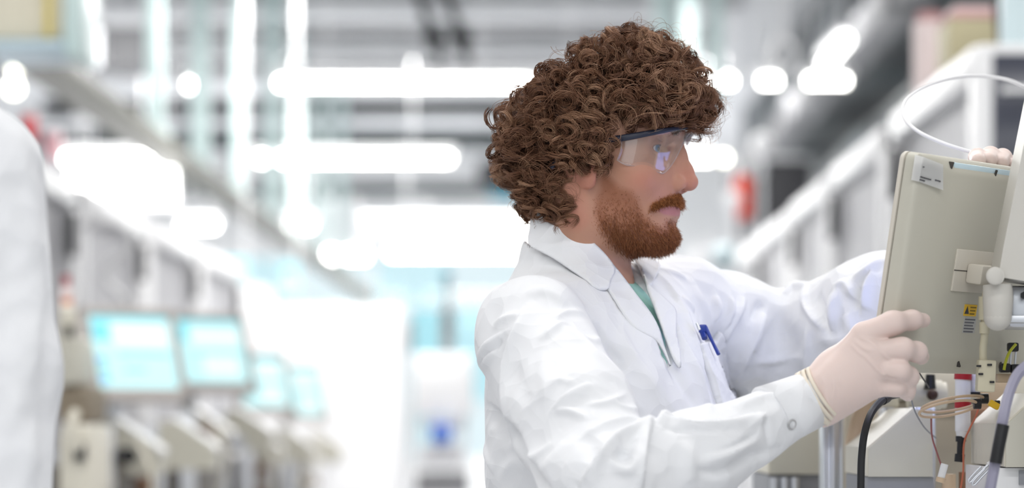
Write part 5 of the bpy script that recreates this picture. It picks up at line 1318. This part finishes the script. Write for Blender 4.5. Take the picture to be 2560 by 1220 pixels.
def f_lbody(p):
    hc = LC + np.array([0.0, 0.02, 1.76])
    d = ell(p, hc, (0.075, 0.095, 0.115)); d = smin(d, ell(p, hc + np.array([0, 0.03, -0.06]), (0.055, 0.07, 0.07)), 0.02)
    d = smin(d, cone(p, hc + np.array([0, -0.02, -0.05]), LC + np.array([0, 0, 1.45]), 0.055, 0.065), 0.03)
    d = smin(d, ell(p, hc + np.array([0, 0.10, -0.02]), (0.012, 0.02, 0.02)), 0.01)
    for s in (-1, 1):
        d = smin(d, ell(p, hc + np.array([s * 0.078, 0.0, -0.01]), (0.008, 0.018, 0.03)), 0.005)
    d = smin(d, ell(p, LC + np.array([0, 0, 1.2]), (0.15, 0.1, 0.3), LRt), 0.03)
    for s in (-1, 1):
        a = LC + np.array([s * 0.09, 0, 0.95]); b = LC + np.array([s * 0.10, 0.02, 0.50]); c = LC + np.array([s * 0.10, 0.0, 0.09])
        d = smin(d, chain(p, [a, b, c, c + np.array([0, 0.14, -0.04])], [0.085, 0.058, 0.042, 0.038], 0.02), 0.02)
    h0 = WR
    d = smin(d, cone(p, EL, WR, 0.035, 0.028), 0.02)
    for j in range(4): d = smin(d, chain(p, [h0, h0 + np.array([0.005, -0.03 + 0.018 * j, -0.09]), h0 + np.array([-0.008, -0.03 + 0.018 * j, -0.165 - 0.008 * (j in (1, 2))])], [0.022, 0.010, 0.0075], 0.004), 0.004)
    return smin(d, chain(p, [h0, h0 + np.array([-0.02, -0.04, -0.05]), h0 + np.array([-0.03, -0.05, -0.10])], [0.02, 0.012, 0.009], 0.004), 0.004)
v_, q_ = mesh_sdf(f_lbody, (-0.95, 1.80, 0.0), (-0.28, 2.6, 1.92), 0.008)
SKP = mat('plain_skin', srgb(206, 166, 146), 0.5); TRO = mat('dark_trousers', (0.03, 0.035, 0.05), 0.8)
me = mesh_np('body', v_, q_); bo = link('body', me, SKP, lp); me.materials.append(TRO)
zc = v_[q_].mean(1)[:, 2]; mi = np.where(zc < 0.96, 1, 0).astype(np.int32)
if len(me.polygons) == len(mi): me.polygons.foreach_set('material_index', mi)
def f_lhair(p):
    hc = LC + np.array([0.0, 0.02, 1.76]); return np.maximum(ell(p, hc + np.array([0, -0.015, 0.02]), (0.088, 0.105, 0.112)), np.minimum(p[:, 1] - (hc[1] + 0.045), hc[2] + 0.06 - p[:, 2]))
v_, q_ = mesh_sdf(f_lhair, (-0.8, 1.95, 1.6), (-0.45, 2.4, 1.95), 0.006); link('hair', mesh_np('hair', v_, q_), mat('dark_hair', (0.04, 0.025, 0.018), 0.6), lp)
# ---------------------------------------------------------------- the monitor he holds
MSH = mat('monitor_shell', srgb(196, 193, 180), 0.42, noise=0.015, nscale=30)
MSH2 = mat('monitor_bezel', srgb(214, 208, 196), 0.42)
GAP = mat('dark_gap', (0.05, 0.045, 0.04), 0.7)
PAPER = mat('label_paper', (0.92, 0.92, 0.91), 0.7); INK = mat('ink', (0.05, 0.05, 0.06), 0.7); YEL = mat('yellow_label', srgb(236, 190, 40), 0.5)
SCREEN = mat('screen_blue', (0.02, 0.02, 0.03), 0.2, emit=(0.42, 0.50, 1.0), estr=2.2, sample=True)
tau = math.radians(10.0)
E1 = Vector((0.66, 0.751, 0)); NBh = Vector((0.751, -0.66, 0))
E2 = Vector((0, 0, 1)) * math.cos(tau) + NBh * math.sin(tau); E3 = NBh * math.cos(tau) - Vector((0, 0, 1)) * math.sin(tau)
TL = Vector(P(2301, 384, 2.495)); MW, MHH = 0.30, 0.228
MM = Matrix(((E1.x, -E2.x, E3.x, TL.x), (E1.y, -E2.y, E3.y, TL.y), (E1.z, -E2.z, E3.z, TL.z), (0, 0, 0, 1)))   # (right, down, out of the back)
def mon_obj(label, loc_m, M, screen, parent_none=True, full=True):
    o = empty('monitor', M.translation + (M.to_3x3() @ Vector((MW / 2, MHH, 0))), label, 'monitor')
    def rr(x0, y0, x1, y1, r, z, n=5):
        pts = []
        for cx_, cy_, a0 in ((x1 - r, y1 - r, 0), (x0 + r, y1 - r, 90), (x0 + r, y0 + r, 180), (x1 - r, y0 + r, 270)):
            for k in range(n + 1):
                a = math.radians(a0 + 90 * k / n); pts.append((cx_ + r * math.cos(a), cy_ + r * math.sin(a), z))
        return pts
    def loft(name, rings, m):
        bm = bmesh.new(); R = [[bm.verts.new(Vector(q)) for q in r] for r in rings]
        for A, B in zip(R[:-1], R[1:]):
            for k in range(len(A)): bm.faces.new((A[k], A[(k + 1) % len(A)], B[(k + 1) % len(A)], B[k]))
        bm.faces.new(R[0][::-1]); bm.faces.new(R[-1])
        mb = MB(); mb.bm.free(); mb.bm = bm; return mb.build(name, m, o, M=M)
    loft('front_bezel', [rr(0, 0, MW, MHH, 0.008, -0.0240), rr(-0.001, -0.001, MW + 0.001, MHH + 0.001, 0.009, -0.0225), rr(-0.001, -0.001, MW + 0.001, MHH + 0.001, 0.009, -0.0190), rr(0.001, 0.001, MW - 0.001, MHH - 0.001, 0.008, -0.0180)], MSH2)
    loft('seam', [rr(0.0015, 0.0015, MW - 0.0015, MHH - 0.0015, 0.008, -0.0180), rr(0.0015, 0.0015, MW - 0.0015, MHH - 0.0015, 0.008, -0.0163)], GAP)
    loft('back_shell', [rr(-0.001, -0.001, MW + 0.001, MHH + 0.001, 0.009, -0.0163), rr(-0.001, -0.001, MW + 0.001, MHH + 0.001, 0.009, -0.004), rr(0.001, 0.001, MW - 0.001, MHH - 0.001, 0.009, -0.001),
                        rr(0.005, 0.004, MW - 0.005, MHH - 0.005, 0.009, 0.0012), rr(0.046, 0.012, MW - 0.046, MHH - 0.016, 0.008, 0.0072), rr(0.053, 0.016, MW - 0.053, MHH - 0.020, 0.008, 0.0078)], MSH)
    sc_ = loft('screen', [rr(0.022, 0.020, MW - 0.022, MHH - 0.022, 0.002, -0.0235), rr(0.022, 0.020, MW - 0.022, MHH - 0.022, 0.002, -0.0248)], screen)
    return o, sc_
mon, _s = mon_obj('beige monitor seen from behind, held by the curly-haired man', None, MM, SCREEN)
def mbox(name, m, a0, a1, b0, b1, c0, c1, parent=mon, bev=0.0, rot=0.0):
    mb = MB(); mb.box((0, 0, 0), (a1 - a0, b1 - b0, c1 - c0), bev=bev)
    return mb.build(name, m, parent, M=MM @ Matrix.Translation(((a0 + a1) / 2, (b0 + b1) / 2, (c0 + c1) / 2)) @ Matrix.Rotation(rot, 4, 'Z'))
def mray(px, py, c=0.008):
    """monitor coordinates of a pixel on the back plane"""
    o_ = MM.inverted() @ CAM; d_ = MM.inverted().to_3x3() @ (Vector(P(px, py, 1)) - CAM); t = (c - o_.z) / d_.z; q = o_ + d_ * t; return q.x, q.y
# mounting plate and block
a0, b0 = mray(2392, 622); a1, b1 = mray(2520, 738)
mbox('mount_frame', MSH2, a0, a0 + 0.105, b0, b1, 0.0070, 0.0100, bev=0.0012)
mbox('mount_block', MSH2, a0 + 0.022, a0 + 0.085, b0 + 0.014, b1 - 0.010, 0.0100, 0.030, bev=0.003)
mbox('mount_line', GAP, a0 - 0.002, a0 + 0.05, (b0 + b1) / 2 - 0.0005, (b0 + b1) / 2 + 0.0005, 0.0098, 0.0103)
# painted pale blue highlight strip with slots along the top, slots at the foot
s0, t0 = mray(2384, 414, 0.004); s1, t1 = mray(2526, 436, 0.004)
mbox('top_highlight', mat('highlight_blue', srgb(206, 228, 238), 0.25), s0, s1 + 0.02, t0 - 0.0035, t0 + 0.0035, 0.0022, 0.0052, bev=0.001)
for (px, py, r) in ((2378, 413, 0.35), (2487, 433, 0.35), (2395, 910, -0.7), (2500, 912, -0.6)):
    u, w = mray(px, py, 0.005); mbox('screw_slot', GAP, u - 0.0009, u + 0.0009, w - 0.0036, w + 0.0036, 0.0015, 0.0072, rot=r)
# caution label
u, w = mray(2426, 776, 0.0082); lb = mbox('caution_label', YEL, u - 0.0125, u + 0.0125, w - 0.0062, w + 0.0062, 0.0078, 0.0083)
tri = MB(); tri.prism([(-0.0045, 0.004), (0.0045, 0.004), (0, -0.0045)], (1, 0, 0), (0, 1, 0), (0, 0, 1), (u - 0.007, w, 0.0083), 0.0002); tri.build('warning_triangle', INK, lb, M=MM)
for k in range(3): mbox('print_line', mat('brown_ink', (0.25, 0.16, 0.02), 0.7), u - 0.001, u + 0.011 - 0.001 * k, w - 0.004 + k * 0.0035, w - 0.0025 + k * 0.0035, 0.0083, 0.0084, parent=lb)
u2, w2 = mray(2424, 812, 0.0082); l2 = mbox('text_label', mat('label_grey', srgb(186, 186, 184), 0.6), u2 - 0.0125, u2 + 0.0125, w2 - 0.008, w2 + 0.009, 0.0078, 0.0082)
for k in range(5): mbox('print_line', mat('grey_ink', (0.16, 0.16, 0.18), 0.7), u2 - 0.011, u2 + 0.010 - 0.0015 * (k % 3), w2 - 0.0065 + k * 0.0033, w2 - 0.0048 + k * 0.0033, 0.0082, 0.0083, parent=l2)
# paper sticker wrapped over the corner
bm = bmesh.new(); rows = []
for i in range(9):
    t = i / 8; row = []
    for j in range(6):
        s_ = j / 5; a = -0.004 + 0.041 * t; b = 0.002 + 0.026 * s_ + 0.006 * t
        c = 0.0022 + 0.0012 * math.sin(t * 2.5) + 0.0075 * t ** 2 * (0.4 + 0.6 * s_) - (0.006 if i == 0 else 0)
        row.append(bm.verts.new(Vector((a, b, c))))
    rows.append(row)
for i in range(8):
    for j in range(5): bm.faces.new((rows[i][j], rows[i + 1][j], rows[i + 1][j + 1], rows[i][j + 1]))
bmesh.ops.solidify(bm, geom=bm.faces[:], thickness=0.0004)
mb = MB(); mb.bm.free(); mb.bm = bm; stk = mb.build('paper_sticker', PAPER, mon, M=MM)
for (x0, x1, y0) in ((0.003, 0.006, 0.012), (0.001, 0.020, 0.0225), (0.0245, 0.035, 0.0215), (0.001, 0.012, 0.0255)):
    for k in range(max(1, int((x1 - x0) / 0.003))):
        t = (x0 + k * 0.003 + 0.004) / 0.041
        mbox('print_mark', INK, x0 + k * 0.003, x0 + k * 0.003 + 0.0022, y0 + 0.004 * t, y0 + 0.004 * t + 0.0011, 0.0026 + 0.0012 * math.sin(t * 2.5) + 0.0068 * t ** 2 * 0.85, 0.0030 + 0.0012 * math.sin(t * 2.5) + 0.0068 * t ** 2 * 0.9 + 0.0004, parent=stk)
# cable from the mount with its ferrite block
CABM = mat('cable_cream', srgb(208, 201, 176), 0.45)
q = lambda px, py, d: P(px, py, d)
cb = empty('monitor_cable', P(2465, 980, 2.575), 'cream cable hanging from the monitor mount with clip block', 'cable')
MB().tube([q(2468, 722, 2.575), q(2462, 760, 2.57), q(2462, 830, 2.572), q(2458, 870, 2.575), q(2458, 905, 2.575)], 0.0042, n=12).build('cord', CABM, cb)
MB().cyl(q(2463, 742, 2.571), q(2462, 800, 2.571), 0.0072, 0.0068, n=16).build('connector', CABM, cb)
MB().cyl(q(2462, 806, 2.571), q(2461, 834, 2.571), 0.0060, 0.0054, n=16).build('sleeve', CABM, cb)
fb = MB().box(q(2464, 940, 2.57), (0.019, 0.016, 0.034), R=Matrix.Rotation(math.radians(3), 3, 'Y'), bev=0.002).build('clip_block', CABM, cb)
for px, py in ((2447, 915), (2474, 912), (2480, 955), (2452, 935)): MB().box(q(px, py, 2.5605), (0.005, 0.002, 0.0022), bev=0.0004).build('notch', BLACK, fb)
# arm that carries the monitor
ARM = mat('arm_cream', srgb(206, 203, 196), 0.4)
arm = empty('monitor_stand', P(2540, 1000, 2.62), 'cream monitor stand and post cut by the right picture edge', 'stand')
MB().prism([(0, 0), (0.005, 0.03), (0.046, 0.235), (0.12, 0.26), (0.14, 0.0), (0.05, -0.008)], (1, 0, 0), (0, 0, 1), (0, 1, 0), P(2496, 692, 2.50), 0.05).bevel_all(0.006).build('upright', ARM, arm)
MB().cyl(q(2488, 690, 2.49), q(2488, 690, 2.56), 0.0095, n=24).ball(q(2488, 690, 2.49), (0.0094, 0.003, 0.0094), 20).build('pivot', ARM, arm)
MB().tube([q(2494, 712, 2.515), q(2495, 750, 2.515), q(2494, 790, 2.517)], [0.015, 0.0158, 0.0145], n=20, sub=5).ball(q(2494, 792, 2.517), 0.0146, 18).build('lever', ARM, arm)
MB().box(q(2580, 770, 2.56), (0.06, 0.05, 0.045), bev=0.006).build('clamp', ALU, arm)
MB().box(q(2580, 800, 2.545), (0.06, 0.05, 0.008), bev=0.002).build('clamp_plate', ALU, arm)
MB().cyl(q(2560, 738, 2.52), q(2560, 738, 2.535), 0.004, n=6).build('bolt', BLACK, arm)
MB().cyl(q(2640, 780, 2.50), (P(2640, 780, 2.50)[0], 2.50, 0.0), 0.014, n=20).build('post', ALU, arm)
# thin white hose in a wide arc above the monitor
hs = empty('white_hose', P(2560, 220, 2.75), 'thin white hose curving in a loop above the monitor', 'hose')
MB().tube([q(2580, 225, 2.9), q(2520, 200, 2.9), q(2450, 190, 2.9), q(2380, 195, 2.88), q(2310, 218, 2.85), q(2265, 250, 2.82), q(2258, 290, 2.79), q(2290, 325, 2.76), q(2350, 355, 2.73), q(2420, 378, 2.70), q(2500, 400, 2.69), q(2580, 415, 2.70)], 0.0022, n=8).build('tubing', WHITE, hs)
# ---------------------------------------------------------------- instruments under the monitor
GREYP = mat('grey_plate', srgb(150, 152, 158), 0.5, noise=0.04, nscale=20)
PEEK = mat('peek_tube', srgb(214, 188, 158), 0.4); BROWN = mat('brown_part', srgb(150, 112, 86), 0.5)
def pxprism(poly, d, depth, name, m, parent, bev=0.004):
    mb = MB(); mb.prism([(X_(x, d), Z_(y, d)) for x, y in poly], (1, 0, 0), (0, 0, 1), (0, 1, 0), (0, d, 0), depth)
    if bev: mb.bevel_all(bev, 3)
    return mb.build(name, m, parent)
def wedge(label, poly, d, depth, face=None):
    o = empty('instrument_module', P(poly[0][0], poly[0][1], d), label, 'instrument')
    pxprism(poly, d, depth, 'housing', BEIGE, o)
    return o
o = wedge('cream wedge-shaped instrument module beside the black cable', [(2171, 1192), (2171, 1122), (2286, 1024), (2332, 1024), (2332, 1192)], 2.80, 0.20)
pxprism([(2167, 1190), (2167, 1119), (2283, 1020), (2290, 1026), (2173, 1126), (2173, 1190)], 2.803, 0.194, 'front_cover', CREAM, o, 0.0012)
pxprism([(2168, 1200), (2168, 1193), (2334, 1193), (2334, 1260), (2168, 1260)], 2.805, 0.19, 'plinth', GREYP, o, 0.001)
o = wedge('cream wedge-shaped instrument module at the lower right corner', [(2515, 1168), (2515, 1062), (2600, 985), (2720, 985), (2720, 1168)], 2.56, 0.20)
pxprism([(2511, 1166), (2511, 1059), (2597, 981), (2604, 988), (2517, 1066), (2517, 1166)], 2.563, 0.194, 'front_cover', CREAM, o, 0.0012)
pxprism([(2490, 1290), (2490, 1170), (2720, 1170), (2720, 1290)], 2.57, 0.18, 'base_box', WHITE, o, 0.003)
pxprism([(2548, 1212), (2548, 1176), (2566, 1176), (2566, 1212)], 2.567, 0.004, 'print_plate', GREYP, o, 0.0005)
o = wedge('cream wedge-shaped instrument module under the man\'s cuff', [(1925, 1186), (1925, 1135), (2025, 1062), (2056, 1062), (2056, 1186)], 3.25, 0.26)
pxprism([(1921, 1184), (1921, 1132), (2023, 1058), (2030, 1064), (1928, 1138), (1928, 1184)], 3.254, 0.252, 'front_cover', CREAM, o, 0.0012)
pxprism([(1922, 1240), (1922, 1188), (2058, 1188), (2058, 1240)], 3.26, 0.24, 'plinth', GREYP, o, 0.001)
for k in range(3): MB().cyl(P(1935 + k * 26, 1194, 3.24), P(1935 + k * 26, 1260, 3.24), 0.006, n=14).build('rod', ALU, o)
# aluminium profiles
def profile(label, px0, px1, py0, d, dep=0.045):
    o = empty('aluminium_post', P((px0 + px1) / 2, py0, d) * np.array([1, 1, 0]), label, 'post', 'aluminium profile posts')
    x0, x1, z1 = X_(px0, d), X_(px1, d), Z_(py0, d); w = x1 - x0
    MB().box(((x0 + x1) / 2, d + dep / 2, z1 / 2), (w * 0.86, dep * 0.86, z1), bev=0.001).build('core', ALU, o)
    for k, fx in enumerate((0.10, 0.90)): MB().box((x0 + w * fx, d + dep / 2, z1 / 2), (w * 0.20, dep, z1), bev=0.002).build('flange', ALU, o)
    MB().box(((x0 + x1) / 2, d + 0.004, z1 / 2), (w * 0.24, 0.012, z1), bev=0.002).build('rib', ALU, o)
profile('aluminium profile post beside the red-capped column', 2284, 2340, 1018, 2.87)
profile('pale aluminium profile post below the gloved hand', 2058, 2110, 1020, 3.05)
profile('aluminium profile post half hidden behind the gloved fingers', 2208, 2234, 1000, 3.06)
# backing cabinet with pump head
o = empty('pump_cabinet', P(2300, 1100, 3.12) * np.array([1, 1, 0]), 'cream pump cabinet behind the column, under the monitor', 'cabinet')
pxbox(MB(), 2236, 2620, 905, 1000, 3.12, 0.3, 0.012).build('top_housing', CREAM, o)
pxbox(MB(), 2110, 2620, 1002, 1400, 3.16, 0.28, 0.006).build('lower_housing', mat('warm_beige', srgb(190, 180, 162), 0.5, noise=0.05, nscale=20), o)
MB().cyl(P(2270, 985, 2.95), P(2352, 988, 2.95), 0.018, n=28).build('pump_head', CREAM, o)
MB().cyl(P(2348, 988, 2.95), P(2364, 988, 2.95), 0.016, n=28).build('pump_nut', CREAM, o)
MB().cyl(P(2325, 972, 2.93), P(2326, 936, 2.93), 0.0075, 0.0055, n=14).build('valve_knob', BLACK, o)
MB().ball(P(2331, 987, 2.92), 0.007, 12).build('fitting', mat('dark_brown', (0.05, 0.02, 0.015), 0.4), o)
pxbox(MB(), 2424, 2482, 1020, 1068, 3.0, 0.1, 0.004).build('brown_block', BROWN, o)
pxbox(MB(), 2470, 2540, 945, 1030, 3.02, 0.08, 0.006).build('valve_block', mat('tan_block', srgb(200, 178, 150), 0.5), o)
# column with red caps
o = empty('glass_column', P(2407, 1150, 2.75), 'white column tube with red caps standing below the monitor', 'column')
MB().cyl(P(2407, 940, 2.75), P(2407, 1078, 2.75), 0.0088, n=24).build('barrel', mat('milky_tube', (0.80, 0.80, 0.80), 0.25), o)
MB().cyl(P(2407, 949, 2.75), P(2408, 934, 2.75), 0.0100, n=24).build('top_cap', RED, o)
MB().cyl(P(2407, 1020, 2.75), P(2407, 1000, 2.75), 0.0094, n=24).build('red_band', RED, o)
MB().cyl(P(2407, 1078, 2.75), P(2402, 1096, 2.75), 0.0088, 0.005, n=20).build('taper', mat('milky_tube', (0.8, 0.8, 0.8)), o)
MB().cyl(P(2402, 1090, 2.75), P(2402, 1104, 2.75), 0.0060, n=10).cyl(P(2402, 1104, 2.75), P(2401, 1135, 2.75), 0.0042, n=10).cyl(P(2400, 1135, 2.75), P(2398, 1155, 2.75), 0.0058, n=10).build('bottom_fitting', BLACK, o)
MB().cyl(P(2436, 928, 2.76), P(2436, 982, 2.76), 0.0075, 0.0065, n=14).build('side_syringe', WHITE, o)
MB().box(P(2434, 984, 2.755), (0.014, 0.01, 0.004), bev=0.001).build('syringe_clip', BLACK, o)
# tubing loops
for k, (cx_, cy_, a_, b_, d, lb) in enumerate(((2382, 1010, 78, 16, 2.70, 'upper tan tubing loop in front of the red-capped column'), (2370, 1022, 72, 17, 2.685, 'lower tan tubing loop in front of the red-capped column'))):
    o = empty('tubing_loop', P(cx_, cy_, d), lb, 'tubing', 'tan tubing loops')
    MB().tube([P(cx_ + a_ * math.cos(t), cy_ + b_ * math.sin(t) - 0.17 * a_ * math.cos(t), d + 0.02 * math.sin(t)) for t in np.linspace(0, 2 * math.pi, 13)[:-1]], 0.0016, n=8, closed=True).build('loop', PEEK, o)
    MB().cyl(P(cx_ + a_ - 8, cy_ - 0.17 * a_, d), P(cx_ + a_ + 10, cy_ - 0.17 * a_, d), 0.0058, n=10).build('end_nut', BLACK, o)
def wire(name, label, pts, r, m, cat='cable', extra=None, group=None):
    o = empty(name, P(*pts[-1]), label, cat, group)
    MB().tube([P(*p_) for p_ in pts], r, n=8).build('strand', m, o)
    return o
o = wire('power_cable', 'thick black cable curving down from under the gloved hand', [(2250, 985, 2.72), (2212, 997, 2.66), (2180, 1030, 2.62), (2162, 1080, 2.60), (2154, 1140, 2.60), (2152, 1210, 2.60), (2152, 1300, 2.60)], 0.0042, BLACK)
MB().cyl(P(2206, 1001, 2.655), P(2218, 994, 2.668), 0.0055, n=12).build('grommet', BLACK, o)
o = wire('hose', 'lavender grey hose with dark sheath at the right edge', [(2580, 905, 2.45), (2545, 935, 2.45), (2522, 985, 2.44), (2508, 1045, 2.43), (2497, 1105, 2.43), (2487, 1160, 2.43), (2474, 1230, 2.43)], 0.0058, mat('hose_lavender', srgb(150, 148, 168), 0.4))
MB().tube([P(2508, 1062, 2.424), P(2498, 1110, 2.423), (P(2489, 1158, 2.423))], 0.0066, n=10).build('sheath', BLACK, o)
wire('capillary', 'fine dark capillary running down past the black valve knob', [(2282, 905, 2.66), (2300, 935, 2.68), (2322, 968, 2.75)], 0.0009, BLACK, 'tubing')
wire('capillary', 'fine grey capillary dropping from the little finger', [(2276, 990, 2.66), (2288, 1030, 2.68), (2312, 1070, 2.75), (2340, 1095, 2.80)], 0.0009, GREYP, 'tubing')
wire('capillary', 'fine reddish capillary hanging along the aluminium post', [(2328, 1040, 2.72), (2330, 1090, 2.72), (2345, 1140, 2.72), (2356, 1170, 2.72)], 0.0010, mat('red_capillary', srgb(150, 90, 90), 0.4), 'tubing')
wire('capillary', 'orange capillary bending away from the column foot', [(2452, 1000, 2.74), (2440, 1040, 2.73), (2425, 1070, 2.73), (2410, 1110, 2.73), (2408, 1180, 2.73), (2400, 1230, 2.73)], 0.0011, mat('orange_capillary', srgb(196, 110, 80), 0.4), 'tubing')
wire('wire_lead', 'yellow-green wire at the right edge below the arm', [(2540, 860, 2.64), (2524, 880, 2.64), (2514, 905, 2.64), (2510, 925, 2.64)], 0.0016, mat('yellow_green', srgb(196, 200, 60), 0.4), 'wire')
o = empty('connector_block', P(2515, 950, 2.66), 'tan connector block with black plugs at the right edge', 'connector')
pxbox(MB(), 2494, 2534, 934, 956, 2.66, 0.02, 0.002).build('body', mat('tan_block'  , srgb(200, 178, 150)), o)
for px, py in ((2512, 920), (2532, 868), (2540, 922)): MB().box(P(px, py, 2.655), (0.012, 0.01, 0.010), bev=0.002).build('plug', BLACK, o)
for px in (2528, 2540): MB().cyl(P(px, 875, 2.66), P(px - 4, 930, 2.66), 0.0012, n=6).build('pin', ALU, o)
o = empty('yellow_clip', P(2486, 1015, 2.64), 'small yellow clip with black end beside the wedge module', 'clip')
MB().box(P(2485, 1012, 2.64), (0.012, 0.008, 0.007), R=Matrix.Rotation(0.5, 3, 'Y'), bev=0.001).build('clip_body', mat('yellow_label', (1, 1, 0)), o); MB().box(P(2493, 1008, 2.64), (0.006, 0.006, 0.006), bev=0.001).build('clip_end', BLACK, o)
o = empty('white_vial', P(2354, 1200, 2.68), 'small white plastic tube leaning beside the aluminium post', 'tube')
MB().cyl(P(2351, 1200, 2.68), P(2362, 1160, 2.68), 0.0042, n=14).build('vial', WHITE, o); MB().cyl(P(2353, 1194, 2.68), P(2350, 1206, 2.68), 0.0052, n=14).build('vial_cap', PEEK, o)
for k, (pp, lb) in enumerate((([(2470, 1162), (2440, 1190), (2426, 1205), (2424, 1196), (2452, 1166)], 'steel wire loop under the wedge module, left one'), ([(2482, 1165), (2455, 1192), (2436, 1212), (2433, 1203), (2462, 1172)], 'steel wire loop under the wedge module, right one'))):
    o = empty('wire_loop', P(*pp[2], 2.6), lb, 'wire', 'steel wire loops'); MB().tube([P(*x, 2.6) for x in pp], 0.0014, n=8).build('loop', ALU, o); MB().cyl(P(*pp[0], 2.6), P(pp[0][0] + 8, pp[0][1] - 6, 2.6), 0.0026, n=8).build('end_sleeve', WHITE, o)
o = empty('fitting_stack', P(2420, 1215, 2.78), 'cluster of copper brown fittings at the lower edge', 'fittings')
MB().cyl(P(2372, 1250, 2.80), P(2372, 1185, 2.80), 0.008, n=14).build('left_fitting', PEEK, o); MB().cyl(P(2412, 1250, 2.82), P(2412, 1180, 2.82), 0.007, n=14).build('mid_fitting', BROWN, o); pxbox(MB(), 2424, 2478, 1165, 1260, 2.82, 0.03, 0.003).build('back_fitting', BROWN, o)
o = empty('beige_bracket', P(2190, 1010, 3.0), 'curved beige bracket behind the black cable', 'bracket')
MB().tube([P(2135, 1120, 3.0), P(2150, 1050, 3.0), P(2165, 1015, 3.0), P(2200, 1000, 3.0)], [0.012, 0.012, 0.010, 0.010], n=12).build('bow', PEEK, o); MB().box(P(2214, 998, 3.0), (0.03, 0.02, 0.02), bev=0.003).build('bracket_end', CREAM, o)
